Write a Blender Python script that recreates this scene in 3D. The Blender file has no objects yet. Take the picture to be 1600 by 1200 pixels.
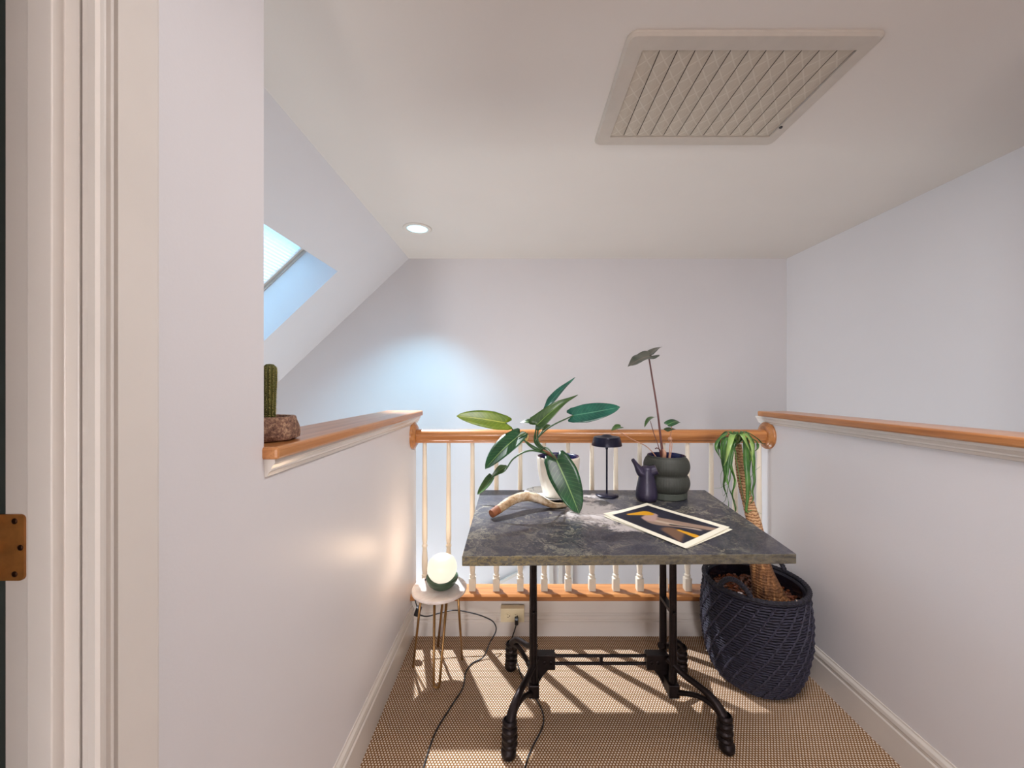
import bpy, bmesh, math, random
from mathutils import Vector, Matrix
random.seed(7)
PI = math.pi
S = bpy.context.scene
COL = S.collection

# ------------------------------------------------------------------ camera, world, lights, exposure
F = 605.0                      # focal length in px of the 1600 px wide frame
CX, CY, EYE = 808.0, 604.0, 1.25
cam = bpy.data.cameras.new('camera'); cam_o = bpy.data.objects.new('camera', cam); COL.objects.link(cam_o)
cam.sensor_width = 36.0; cam.lens = F / 1600 * 36.0
cam.shift_x = -(CX - 800) / 1600; cam.shift_y = (CY - 600) / 1600
cam.clip_start = 0.02
cam_o.location = (0, 0, EYE); cam_o.rotation_euler = (PI / 2, 0, 0)
S.camera = cam_o

def P(x, y, Y):
    """world point at depth Y measured at photo pixel x, y"""
    return Vector(((x - CX) * Y / F, Y, EYE - (y - CY) * Y / F))

w = bpy.data.worlds.new('sky'); S.world = w; w.use_nodes = True
wn = w.node_tree
bg = wn.nodes['Background']
sky = wn.nodes.new('ShaderNodeTexSky'); sky.sky_type = 'NISHITA'; sky.sun_disc = False
sky.dust_density = 4.0; sky.ozone_density = 0.6; sky.sun_elevation = math.radians(50); sky.sun_rotation = math.radians(120)
wn.links.new(sky.outputs[0], bg.inputs[0]); bg.inputs[1].default_value = 0.8

def area(name, loc, rot, sx, sy, power, color):
    l = bpy.data.lights.new(name, 'AREA'); l.shape = 'RECTANGLE'; l.size = sx; l.size_y = sy
    l.energy = power; l.color = color
    o = bpy.data.objects.new(name, l); o.location = loc; o.rotation_euler = rot; COL.objects.link(o); return o
# unseen rear and overhead fills added to brighten the room, downstairs daylight, skylight daylight
area('rear_fill_light', (-0.27, -3.2, 1.05), (PI / 2, 0, 0), 0.46, 1.4, 40, (1.0, 0.94, 0.95))  # area fill added behind the camera
area('overhead_fill_light', (0.78, 0.76, 2.355), (0, 0, 0), 0.8, 0.5, 14, (1.0, 0.96, 0.97))  # fill added above the view, no fixture in the ceiling
area('downstairs_light', (-1.2, 2.75, -1.6), (0, math.radians(-150), 0), 1.6, 1.0, 37, (0.92, 0.97, 1.0))
po_ = area('skylight_portal', (-1.893, 2.24, 1.993), (0, math.radians(-43.4), 0), 1.15, 0.98, 1, (1, 1, 1)); po_.data.cycles.is_portal = True

S.view_settings.view_transform = 'Standard'; S.view_settings.look = 'None'
S.view_settings.gamma = 1.0; S.view_settings.use_curve_mapping = False
S.view_settings.exposure = 0.76

# ------------------------------------------------------------------ materials
def lin(c):
    return tuple(((v / 255) / 12.92 if v / 255 <= 0.04045 else ((v / 255 + 0.055) / 1.055) ** 2.4) for v in c)

class NM:
    """small node-graph helper"""
    def __init__(s, name):
        s.m = bpy.data.materials.new(name); s.m.use_nodes = True
        s.nt = s.m.node_tree; s.b = s.nt.nodes['Principled BSDF']; s.out = s.nt.nodes['Material Output']
    def n(s, t, **kw):
        nd = s.nt.nodes.new(t)
        for k, v in kw.items():
            if k in nd.inputs.keys(): nd.inputs[k].default_value = v
            else: setattr(nd, k, v)
        return nd
    def l(s, a, b): s.nt.links.new(a, b)
    def obj(s, scale=(1, 1, 1), rot=(0, 0, 0)):
        tc = s.n('ShaderNodeTexCoord'); mp = s.n('ShaderNodeMapping')
        mp.inputs['Scale'].default_value = scale; mp.inputs['Rotation'].default_value = rot
        s.l(tc.outputs['Object'], mp.inputs['Vector']); return mp.outputs[0]
    def noise(s, vec, scale, detail=4, rough=0.55, dist=0):
        nd = s.n('ShaderNodeTexNoise', Scale=scale, Detail=detail, Roughness=rough, Distortion=dist)
        if vec is not None: s.l(vec, nd.inputs['Vector'])
        return nd.outputs['Fac']
    def ramp(s, fac, stops):
        r = s.n('ShaderNodeValToRGB'); e = r.color_ramp.elements
        while len(e) < len(stops): e.new(0.5)
        for i, (p, c) in enumerate(stops):
            e[i].position = p; e[i].color = (*c, 1) if len(c) == 3 else c
        s.l(fac, r.inputs[0]); return r.outputs[0]
    def mix(s, fac, a, b):
        mx = s.n('ShaderNodeMix', data_type='RGBA')
        for sock, v in ((mx.inputs[0], fac), (mx.inputs[6], a), (mx.inputs[7], b)):
            if hasattr(v, 'links'): s.l(v, sock)
            elif isinstance(v, tuple): sock.default_value = (*v, 1)
            else: sock.default_value = v
        return mx.outputs[2]
    def bump(s, h, strength=0.3, dist=0.002):
        b = s.n('ShaderNodeBump', Strength=strength, Distance=dist); s.l(h, b.inputs['Height'])
        s.l(b.outputs[0], s.b.inputs['Normal']); return b
    def math(s, op, a, b=0.0, c=None):
        nd = s.n('ShaderNodeMath', operation=op)
        for i, v in enumerate((a, b) if c is None else (a, b, c)):
            if hasattr(v, 'links'): s.l(v, nd.inputs[i])
            else: nd.inputs[i].default_value = v
        return nd.outputs[0]
    def base(s, c, rough=0.5, metal=0.0):
        if hasattr(c, 'links'): s.l(c, s.b.inputs['Base Color'])
        else: s.b.inputs['Base Color'].default_value = (*c, 1)
        s.b.inputs['Roughness'].default_value = rough; s.b.inputs['Metallic'].default_value = metal

def plain(name, rgb, rough=0.5, metal=0.0, var=0.12, scale=18, bump=0.0, bscale=120):
    m = NM(name); c = lin(rgb); v = m.obj()
    f = m.noise(v, scale, 3)
    m.base(m.ramp(f, [(0.3, tuple(x * (1 - var) for x in c)), (0.7, tuple(min(1, x * (1 + var)) for x in c))]), rough, metal)
    if bump: m.bump(m.noise(v, bscale, 4), bump, 0.002)
    return m.m

MAT = {}
MAT['wall'] = plain('painted_wall', (217, 214, 215), 0.42, var=0.012, scale=2.0, bump=0.08, bscale=160)
MAT['ceiling'] = plain('painted_ceiling', (212, 204, 196), 0.6, var=0.012, scale=2.0, bump=0.08, bscale=140)
MAT['trim'] = plain('cream_gloss_trim', (214, 207, 199), 0.25, var=0.02, scale=6, bump=0.03, bscale=60)
MAT['baluster'] = plain('cream_baluster_paint', (222, 212, 194), 0.3, var=0.02, scale=9)
MAT['greenwall'] = plain('dark_green_room', (70, 80, 78), 0.7, var=0.05)  # one even dark grey-green for the side room and door
MAT['iron'] = plain('blackened_cast_iron', (38, 31, 31), 0.42, 0.75, var=0.25, scale=40, bump=0.35, bscale=220)
MAT['black_plastic'] = plain('black_plastic', (18, 17, 22), 0.4, 0, var=0.1)
MAT['lamp_black'] = plain('dark_blue_black_powder_coat', (20, 20, 42), 0.35, 0.35, var=0.1)
MAT['cream_plastic'] = plain('ivory_plastic', (222, 208, 172), 0.35, 0, var=0.03)
MAT['white_metal'] = plain('white_enamel', (214, 206, 196), 0.4, 0, var=0.03)
MAT['vent_frame'] = plain('grey_enamel_grille', (188, 178, 166), 0.45, 0, var=0.04)
MAT['soil'] = plain('potting_soil', (38, 26, 20), 0.9, 0, var=0.5, scale=160, bump=1, bscale=300)
MAT['stone_pot'] = None

def oak(name, axis, dark=1.0):
    m = NM(name)
    sc = [34.0, 34.0, 34.0]; sc[axis] = 1.6
    v = m.obj(tuple(sc))
    f = m.noise(v, 1.0, 6, 0.6, 0.6)
    sc2 = [220.0, 220.0, 220.0]; sc2[axis] = 9
    g = m.noise(m.obj(tuple(sc2)), 1.0, 3)
    a, b, c = [tuple(x * dark for x in lin(q)) for q in ((138, 84, 44), (176, 116, 66), (198, 142, 90))]
    col = m.ramp(f, [(0.25, a), (0.5, b), (0.78, c)])
    col = m.mix(m.math('MULTIPLY', m.math('GREATER_THAN', g, 0.60), 0.35), col, a)
    m.base(col, 0.28); m.b.inputs['Coat Weight'].default_value = 0.25; m.b.inputs['Coat Roughness'].default_value = 0.15
    m.bump(g, 0.12, 0.001)
    return m.m
MAT['oak_y'] = oak('varnished_oak_along', 1); MAT['oak_x'] = oak('varnished_oak_across', 0)

def carpet():
    m = NM('sisal_carpet'); v = m.obj()
    vo = m.n('ShaderNodeTexVoronoi', Scale=1.0); vo.inputs['Randomness'].default_value = 0.0
    # hexagonal lattice of woven knots: shear the lattice by half a cell
    mp = m.n('ShaderNodeSeparateXYZ'); m.l(v, mp.inputs[0])
    pitch = 0.0105
    yy = m.math('DIVIDE', mp.outputs[1], pitch * 0.8)
    row = m.math('FLOOR', yy)
    off = m.math('MULTIPLY', m.math('MODULO', m.math('ABSOLUTE', row), 2.0), 0.5)
    xx = m.math('ADD', m.math('DIVIDE', mp.outputs[0], pitch), off)
    fx = m.math('SUBTRACT', m.math('FRACT', xx), 0.5); fy = m.math('SUBTRACT', m.math('FRACT', yy), 0.5)
    r = m.math('SQRT', m.math('ADD', m.math('MULTIPLY', fx, fx), m.math('MULTIPLY', m.math('MULTIPLY', fy, fy), 0.75)))
    h = m.math('SUBTRACT', 1.0, m.math('MULTIPLY', r, 2.0))
    n2 = m.noise(v, 260, 2)
    col = m.ramp(h, [(0.08, lin((108, 72, 36))), (0.36, lin((164, 124, 80))), (0.60, lin((236, 226, 212)))])
    col = m.mix(m.math('MULTIPLY', n2, 0.25), col, lin((150, 106, 60)))
    m.base(col, 0.9); m.bump(h, 0.6, 0.003)
    return m.m
MAT['carpet'] = carpet()

def stone():
    m = NM('soapstone_with_pale_veins'); v = m.obj()
    warp = m.n('ShaderNodeTexNoise', Scale=4.0, Detail=5.0, Roughness=0.6); m.l(v, warp.inputs['Vector'])
    va = m.n('ShaderNodeVectorMath', operation='MULTIPLY_ADD'); m.l(warp.outputs['Color'], va.inputs[0])
    va.inputs[1].default_value = (0.5, 0.5, 0.3); m.l(v, va.inputs[2])
    wv = va.outputs[0]
    base = m.ramp(m.noise(wv, 7, 8, 0.7), [(0.3, lin((26, 28, 40))), (0.5, lin((50, 51, 63))), (0.74, lin((92, 90, 94)))])
    # thin veins: ridges of noise
    def ridge(scale, wdt, det=6):
        f = m.noise(wv, scale, det, 0.62, 0.8)
        return m.math('SUBTRACT', 1.0, m.math('MINIMUM', m.math('DIVIDE', m.math('ABSOLUTE', m.math('SUBTRACT', f, 0.5)), wdt), 1.0))
    mask = m.ramp(m.noise(v, 3.2, 3), [(0.40, (0, 0, 0)), (0.58, (1, 1, 1))])
    r1 = m.math('MULTIPLY', m.math('MULTIPLY', ridge(10, 0.035), mask), 0.55)
    r2 = m.math('MULTIPLY', ridge(22, 0.035), 0.28)
    col = m.mix(r2, base, lin((138, 134, 124)))
    col = m.mix(r1, col, lin((186, 180, 154)))
    # white cloud in the middle of the slab and a tail of it to the right front
    sep = m.n('ShaderNodeSeparateXYZ'); m.l(v, sep.inputs[0])
    def blob(cx, cy, rx, ry):
        dx = m.math('DIVIDE', m.math('SUBTRACT', sep.outputs[0], cx), rx); dy = m.math('DIVIDE', m.math('SUBTRACT', sep.outputs[1], cy), ry)
        return m.math('MAXIMUM', m.math('SUBTRACT', 1.0, m.math('ADD', m.math('MULTIPLY', dx, dx), m.math('MULTIPLY', dy, dy))), 0.0)
    bl = m.math('MAXIMUM', blob(-0.03, 0.03, 0.16, 0.20), blob(0.12, -0.12, 0.18, 0.07))
    bl = m.math('MAXIMUM', bl, m.math('MULTIPLY', blob(0.0, 0.24, 0.10, 0.09), 0.7))
    nz = m.noise(wv, 16, 8, 0.72)
    wf = m.ramp(m.math('ADD', m.math('MULTIPLY', bl, 0.42), m.math('SUBTRACT', nz, 0.5)), [(0.17, (0, 0, 0)), (0.31, (1, 1, 1))])
    col = m.mix(m.math('MULTIPLY', wf, 0.9), col, lin((206, 199, 196)))
    m.base(col, 0.36)
    m.bump(nz, 0.08, 0.001)
    return m.m
MAT['stone'] = stone()

def stone_edge():
    m = NM('honed_slab_edge_with_yellow_veins'); v = m.obj((1, 1, 2.6))
    f = m.noise(v, 30, 8, 0.7, 1.2)
    r = m.math('SUBTRACT', 1.0, m.math('MINIMUM', m.math('DIVIDE', m.math('ABSOLUTE', m.math('SUBTRACT', f, 0.5)), 0.06), 1.0))
    sep = m.n('ShaderNodeSeparateXYZ'); m.l(m.obj(), sep.inputs[0])
    lft = m.ramp(m.math('ADD', sep.outputs[0], 0.35), [(0.0, (0.5, 0.5, 0.5)), (0.35, (0.16, 0.16, 0.16))])
    base = m.ramp(m.noise(v, 30, 5, 0.7), [(0.3, lin((44, 42, 40))), (0.7, lin((104, 99, 88)))])
    m.base(m.mix(m.math('MULTIPLY', m.math('MULTIPLY', r, lft), 0.95), base, lin((176, 156, 92))), 0.4)
    return m.m
MAT['stone_edge'] = stone_edge()

def leaf_mat(name, dark, light, vein, edge=None, rough=0.32):
    m = NM(name)
    uv = m.n('ShaderNodeUVMap'); sep = m.n('ShaderNodeSeparateXYZ'); m.l(uv.outputs[0], sep.inputs[0])
    s = m.math('ABSOLUTE', m.math('SUBTRACT', sep.outputs[0], 0.5))        # 0 at midrib .. 0.5 at edge
    # side veins: slanting stripes
    st = m.math('FRACT', m.math('MULTIPLY', m.math('SUBTRACT', sep.outputs[1], m.math('MULTIPLY', s, 0.35)), 13.0))
    vn = m.math('MULTIPLY', m.math('LESS_THAN', st, 0.10), 0.22)
    c = m.ramp(m.noise(m.obj(), 14, 4), [(0.35, lin(dark)), (0.7, lin(light))])
    c = m.mix(vn, c, lin(vein))
    rib = m.math('LESS_THAN', s, 0.022)
    c = m.mix(m.math('MULTIPLY', rib, 0.8), c, lin(vein))
    m.base(c, rough); m.b.inputs['Subsurface Weight'].default_value = 0.0
    m.bump(st, 0.10, 0.002)
    return m.m
MAT['leaf'] = leaf_mat('dark_green_leaf', (12, 48, 26), (26, 82, 42), (128, 160, 96))
MAT['leaf_blue'] = leaf_mat('bluish_green_leaf', (16, 66, 56), (38, 104, 84), (90, 150, 120), rough=0.25)
MAT['leaf_yellow'] = leaf_mat('yellow_green_leaf', (84, 112, 18), (132, 152, 34), (190, 196, 90))
MAT['leaf_mid'] = leaf_mat('mid_green_leaf', (36, 66, 28), (70, 100, 46), (120, 150, 80))
MAT['anthurium'] = leaf_mat('grey_green_bronze_leaf', (40, 56, 46), (84, 82, 74), (120, 96, 84))
MAT['strap'] = leaf_mat('strap_leaf', (34, 82, 30), (92, 138, 62), (110, 150, 80))
MAT['strap_light'] = leaf_mat('pale_strap_leaf', (110, 148, 70), (156, 184, 104), (150, 180, 110))
MAT['petiole'] = plain('green_stem', (52, 86, 44), 0.4, var=0.2, scale=30)
MAT['red_stem'] = plain('red_brown_stem', (96, 56, 52), 0.45, var=0.25, scale=30)
MAT['pink_stem'] = plain('pale_pink_stem', (186, 138, 112), 0.5, var=0.15, scale=40)
MAT['brown_stem'] = plain('papery_brown_stem', (128, 88, 62), 0.8, var=0.35, scale=60, bump=0.5)

def trunk():
    m = NM('ringed_palm_bark'); v = m.obj((1, 1, 1))
    wv = m.n('ShaderNodeTexWave', Scale=26.0, Distortion=5.0, Detail=3.0); wv.bands_direction = 'Z'; wv.inputs['Detail Scale'].default_value = 3.0
    m.l(v, wv.inputs['Vector'])
    sep = m.n('ShaderNodeSeparateXYZ'); m.l(v, sep.inputs[0])
    up = m.math('SMOOTH_MIN', 1.0, m.math('MAXIMUM', m.math('MULTIPLY', m.math('SUBTRACT', sep.outputs[2], 0.47), 8.0), 0.0), 0.05)
    fib = m.noise(m.obj((90, 90, 9)), 1.0, 4)
    low = m.ramp(fib, [(0.32, lin((74, 44, 24))), (0.6, lin((132, 88, 50))), (0.74, lin((196, 150, 96)))])
    hi = m.ramp(wv.outputs['Fac'], [(0.02, lin((120, 78, 50))), (0.16, lin((176, 130, 88))), (0.7, lin((198, 158, 116)))])
    m.base(m.mix(up, low, hi), 0.8); m.bump(m.math('ADD', wv.outputs['Fac'], fib), 0.6, 0.004)
    return m.m
MAT['trunk'] = trunk()

def basket_mat():
    m = NM('navy_black_rope'); v = m.obj((1, 1, 1))
    f = m.noise(v, 60, 4, 0.7); g = m.noise(m.obj((30, 30, 260)), 1, 3)
    c = m.ramp(f, [(0.3, lin((9, 8, 16))), (0.58, lin((22, 20, 34))), (0.8, lin((46, 43, 62)))])
    sp = m.noise(v, 75, 2)
    c = m.mix(m.math('GREATER_THAN', sp, 0.76), c, lin((190, 170, 150)))
    m.base(c, 0.75); m.bump(g, 0.6, 0.003); return m.m
MAT['basket'] = basket_mat()
MAT['rope'] = plain('navy_rope_strands', (40, 38, 54), 0.7, var=0.45, scale=90, bump=0.5, bscale=300)

def antler_mat():
    m = NM('weathered_antler'); v = m.obj()
    g = m.noise(v, 20, 8, 0.75, 0.3)
    m.base(m.ramp(g, [(0.28, lin((104, 74, 48))), (0.44, lin((168, 136, 98))), (0.60, lin((214, 198, 172)))]), 0.55)
    m.bump(m.noise(v, 90, 5), 0.5, 0.003); return m.m
MAT['antler'] = antler_mat()
MAT['antler_cut'] = plain('reddish_sawn_antler_end', (140, 82, 48), 0.6, var=0.2, scale=50, bump=0.3)
MAT['cream_glaze'] = plain('cream_glazed_ceramic', (224, 214, 198), 0.35, var=0.05, scale=30, bump=0.1)
MAT['navy_glaze'] = plain('navy_glaze', (22, 22, 66), 0.25, var=0.1)
MAT['saucer'] = None
def saucer():
    m = NM('white_dish_glaze_with_blue_strokes'); v = m.obj()
    f = m.noise(v, 19, 3, 0.5, 1.5)
    r = m.math('LESS_THAN', m.math('ABSOLUTE', m.math('SUBTRACT', f, 0.5)), 0.012)
    mk = m.math('GREATER_THAN', m.noise(v, 9, 1), 0.55)
    m.base(m.mix(m.math('MULTIPLY', m.math('MULTIPLY', r, mk), 0.85), lin((228, 231, 230)), lin((40, 74, 96))), 0.2); return m.m
MAT['saucer'] = saucer()
MAT['dark_planter'] = plain('matt_dark_olive_ceramic', (54, 56, 50), 0.6, var=0.08, scale=12, bump=0.1, bscale=200)
MAT['dark_planter_base'] = plain('matt_grey_green_ceramic', (70, 76, 68), 0.65, var=0.06, scale=12)
MAT['pitcher'] = plain('dark_violet_matt_glaze', (46, 40, 62), 0.38, 0.15, var=0.18, scale=14, bump=0.1)
MAT['pitcher_in'] = plain('pale_pink_inside_glaze', (190, 168, 160), 0.5)
MAT['brass'] = plain('aged_brass', (150, 114, 70), 0.34, 0.9, var=0.2, scale=30)
MAT['hinge'] = plain('tarnished_copper_brass', (176, 118, 62), 0.38, 0.55, var=0.25, scale=40)
MAT['screw'] = plain('dark_brown_screw', (60, 36, 22), 0.4, 0.8)
MAT['green_ceramic'] = plain('dark_green_glaze', (62, 84, 64), 0.4, var=0.15, scale=25)
MAT['cactus'] = plain('cactus_skin', (84, 84, 26), 0.6, var=0.2, scale=60, bump=0.4)
MAT['spine'] = plain('cream_spines', (206, 188, 116), 0.7)
MAT['paper'] = plain('cream_paper', (240, 234, 214), 0.7, var=0.02)
MAT['bark'] = plain('wet_bark_chips', (92, 50, 30), 0.25, var=0.6, scale=70)
MAT['pot_black'] = plain('glossy_black_nursery_pot', (16, 14, 22), 0.18, 0, var=0.1)
MAT['filter'] = None
def filt():
    m = NM('pleated_filter_mesh'); 
    uv = m.n('ShaderNodeUVMap'); sep = m.n('ShaderNodeSeparateXYZ'); m.l(uv.outputs[0], sep.inputs[0])
    def st(k):
        a = m.math('FRACT', m.math('ADD', m.math('MULTIPLY', sep.outputs[0], k), m.math('MULTIPLY', sep.outputs[1], 6.0)))
        return m.math('LESS_THAN', a, 0.10)
    ln = m.math('MAXIMUM', st(1.0), st(-1.0))
    m.base(m.mix(m.math('MULTIPLY', ln, 0.45), lin((182, 170, 154)), lin((206, 198, 184))), 0.7)
    m.bump(ln, 0.2, 0.001); return m.m
MAT['filter'] = filt()
MAT['dark_gap'] = plain('dark_duct', (60, 50, 42), 0.9)

def stone_pot():
    m = NM('rough_reddish_stone'); v = m.obj()
    f = m.noise(v, 120, 5, 0.8)
    m.base(m.ramp(f, [(0.34, lin((62, 38, 34))), (0.5, lin((136, 98, 78))), (0.66, lin((196, 162, 128)))]), 0.75)
    m.bump(f, 1.0, 0.004); return m.m
MAT['stone_pot'] = stone_pot()

def terrazzo():
    m = NM('pale_pink_marble'); v = m.obj()
    m.base(m.ramp(m.noise(v, 9, 6, 0.6, 1.5), [(0.35, lin((214, 194, 184))), (0.55, lin((236, 226, 218))), (0.75, lin((244, 240, 236)))]), 0.3); return m.m
MAT['marble'] = terrazzo()

def emit(name, rgb, st, base=None):
    m = NM(name); m.base(lin(base or rgb), 0.4)
    m.b.inputs['Emission Color'].default_value = (*lin(rgb), 1); m.b.inputs['Emission Strength'].default_value = st; return m.m
MAT['globe'] = emit('glowing_opal_glass', (255, 240, 218), 0.60, (120, 110, 95))
MAT['led'] = emit('glowing_led_lens', (180, 224, 240), 0.85)
def glassm():
    m = NM('window_glass'); m.base((0.9, 0.97, 1.0), 0.02); m.b.inputs['Transmission Weight'].default_value = 1.0
    m.b.inputs['IOR'].default_value = 1.1; return m.m
MAT['glass'] = glassm()
def shade():
    m = NM('translucent_pleated_shade'); tr = m.n('ShaderNodeBsdfTranslucent'); tr.inputs[0].default_value = (0.62, 0.9, 0.96, 1)
    mx = m.n('ShaderNodeMixShader'); mx.inputs[0].default_value = 0.82
    m.base((0.75, 0.9, 0.95), 0.8); m.l(m.b.outputs[0], mx.inputs[1]); m.l(tr.outputs[0], mx.inputs[2]); m.l(mx.outputs[0], m.out.inputs[0]); return m.m
MAT['shade'] = shade()
def vcol(name, rough=0.65):
    m = NM(name); a = m.n('ShaderNodeVertexColor'); a.layer_name = 'ink'; m.l(a.outputs[0], m.b.inputs['Base Color']); m.b.inputs['Roughness'].default_value = rough; return m.m
MAT['print'] = vcol('printed_ink_on_paper')

# ------------------------------------------------------------------ geometry helpers
def new(): return bmesh.new()
def base_of(o):
    loc = Vector((0, 0, 0))
    while o is not None: loc += o.location; o = o.parent
    return loc
def obj(name, bm, mat, parent=None, smooth=False, bevel=0, origin=None, norm=True):
    """link a bmesh given in WORLD coordinates as one mesh object"""
    if norm: bmesh.ops.recalc_face_normals(bm, faces=bm.faces)
    off = base_of(parent) if parent else Vector(origin or (0, 0, 0))
    bmesh.ops.translate(bm, vec=-off, verts=bm.verts)
    me = bpy.data.meshes.new(name); bm.to_mesh(me); bm.free()
    if smooth:
        me.polygons.foreach_set('use_smooth', [True] * len(me.polygons))
    for mm in (mat if isinstance(mat, (list, tuple)) else [mat]): me.materials.append(MAT[mm] if isinstance(mm, str) else mm)
    o = bpy.data.objects.new(name, me); COL.objects.link(o)
    if parent: o.parent = parent
    else: o.location = off
    if bevel:
        b = o.modifiers.new('bevel', 'BEVEL'); b.width = bevel; b.segments = 2; b.limit_method = 'ANGLE'; b.angle_limit = math.radians(40)
        if smooth: pass
    return o
def smooth_by_angle(o, deg=35):
    me = o.data
    me.polygons.foreach_set('use_smooth', [True] * len(me.polygons))
    bm = new(); bm.from_mesh(me)
    for e in bm.edges:
        if len(e.link_faces) == 2 and e.calc_face_angle(0) > math.radians(deg): e.smooth = False
    bm.to_mesh(me); bm.free(); return o
def tag(o, label=None, cat=None, group=None, kind=None):
    if label: o['label'] = label
    if cat: o['category'] = cat
    if group: o['group'] = group
    if kind: o['kind'] = kind
    return o
def thing(name, label, cat, loc, group=None):
    o = bpy.data.objects.new(name, None); o.empty_display_size = 0.05; COL.objects.link(o); o.location = loc
    return tag(o, label, cat, group)
def struct(name, bm, mat, label=None, **kw):
    o = obj(name, bm, mat, **kw); o['kind'] = 'structure'
    if label: o['label'] = label
    return o
def box(bm, x0, x1, y0, y1, z0, z1, M=None):
    vs = [Vector((x, y, z)) for x in (x0, x1) for y in (y0, y1) for z in (z0, z1)]
    if M is not None: vs = [M @ v for v in vs]
    v = [bm.verts.new(p) for p in vs]
    for f in ((0, 1, 3, 2), (4, 6, 7, 5), (0, 4, 5, 1), (2, 3, 7, 6), (0, 2, 6, 4), (1, 5, 7, 3)): bm.faces.new([v[i] for i in f])
    return bm
def lathe(bm, prof, c=(0, 0, 0), seg=32, rfun=None, M=None):
    """prof: list of (r, z); c centre; rfun(angle, r, z) -> r"""
    rings = []
    for r, z in prof:
        if r < 1e-6:
            p = Vector((c[0], c[1], c[2] + z)); p = M @ p if M else p
            rings.append([bm.verts.new(p)]); continue
        ring = []
        for k in range(seg):
            a = 2 * PI * k / seg; rr = rfun(a, r, z) if rfun else r
            p = Vector((rr * math.cos(a), rr * math.sin(a), z))
            p = (M @ p) if M else p + Vector(c)
            ring.append(bm.verts.new(p))
        rings.append(ring)
    for a, b in zip(rings, rings[1:]):
        for k in range(seg):
            k2 = (k + 1) % seg
            if len(a) == 1 and len(b) == 1: continue
            if len(a) == 1: bm.faces.new((a[0], b[k2], b[k]))
            elif len(b) == 1: bm.faces.new((a[k], a[k2], b[0]))
            else: bm.faces.new((a[k], a[k2], b[k2], b[k]))
    return bm
def spline(pts, n=8):
    """Catmull-Rom through points"""
    pts = [Vector(p) for p in pts]
    if len(pts) < 3: return [pts[0].lerp(pts[-1], i / n) for i in range(n + 1)]
    q = [pts[0] * 2 - pts[1]] + pts + [pts[-1] * 2 - pts[-2]]
    out = []
    for i in range(1, len(q) - 2):
        for k in range(n):
            t = k / n; a, b, c, d = q[i - 1], q[i], q[i + 1], q[i + 2]
            out.append(0.5 * ((2 * b) + (c - a) * t + (2 * a - 5 * b + 4 * c - d) * t * t + (3 * b - a - 3 * c + d) * t ** 3))
    out.append(pts[-1]); return out
def interp(vals, n):
    out = []
    m = len(vals) - 1
    for i in range(n):
        t = i / (n - 1) * m; k = min(int(t), m - 1); out.append(vals[k] + (vals[k + 1] - vals[k]) * (t - k))
    return out
def tube(bm, pts, rad, seg=10, flat=1.0, cap=True):
    n = len(pts); rad = [rad] * n if not isinstance(rad, (list, tuple)) else (rad if len(rad) == n else interp(rad, n))
    up = None; rings = []
    for i, p in enumerate(pts):
        t = (pts[min(i + 1, n - 1)] - pts[max(i - 1, 0)]).normalized()
        if up is None:
            up = Vector((0, 0, 1)) if abs(t.z) < 0.9 else Vector((0, 1, 0))
        s = t.cross(up).normalized(); up = s.cross(t).normalized()
        rings.append([bm.verts.new(p + (s * math.cos(2 * PI * k / seg) + up * math.sin(2 * PI * k / seg) * flat) * rad[i]) for k in range(seg)])
    for a, b in zip(rings, rings[1:]):
        for k in range(seg): bm.faces.new((a[k], a[(k + 1) % seg], b[(k + 1) % seg], b[k]))
    if cap: bm.faces.new(rings[0]); bm.faces.new(rings[-1][::-1])
    return bm
def extrude_profile(bm, prof, axis, a0, a1):
    """closed 2-D profile of (u, v) extruded along axis: axis 'z' -> (x, y), 'y' -> (x, z), 'x' -> (y, z)"""
    def pt(u, v, a):
        return {'z': (u, v, a), 'y': (u, a, v), 'x': (a, u, v)}[axis]
    A = [bm.verts.new(pt(u, v, a0)) for u, v in prof]; B = [bm.verts.new(pt(u, v, a1)) for u, v in prof]
    n = len(prof)
    for k in range(n): bm.faces.new((A[k], A[(k + 1) % n], B[(k + 1) % n], B[k]))
    bm.faces.new(A[::-1]); bm.faces.new(B); return bm
def ellipsoid(bm, c, rx, ry, rz, seg=16, rings=10):
    lathe(bm, [(math.sin(PI * i / rings), -math.cos(PI * i / rings)) for i in range(rings + 1)], seg=seg,
          M=Matrix.Translation(c) @ Matrix.Diagonal((rx, ry, rz, 1)))
    return bm

# ------------------------------------------------------------------ the setting
XL, XR = -0.53, 1.275          # faces of the left and right low walls
CH = 2.37                      # ceiling height
CAPB, CAPT = 1.097, 1.124      # oak cap
box_ = lambda *a: box(new(), *a)
struct('floor', box_(-0.66, 1.40, -3.5, 2.03, -0.3, 0.0), 'carpet', 'tan and white woven sisal carpet')
struct('floor', box_(-2.7, 2.46, 0.2, 3.5, -2.8, -2.7), 'oak_x')
struct('wall_back', box_(-2.7, 2.46, 3.39, 3.5, -2.8, CH + 0.3), 'wall', 'far white wall behind the stairwell')
struct('wall_right', box_(2.36, 2.46, 0.2, 3.39, -2.8, CH + 0.3), 'wall', 'tall right wall beyond the low wall')
# flat ceiling
struct('ceiling', box_(-0.947, 2.46, -3.5, 3.45, CH, CH + 0.45), 'ceiling', 'warm white flat ceiling')
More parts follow.
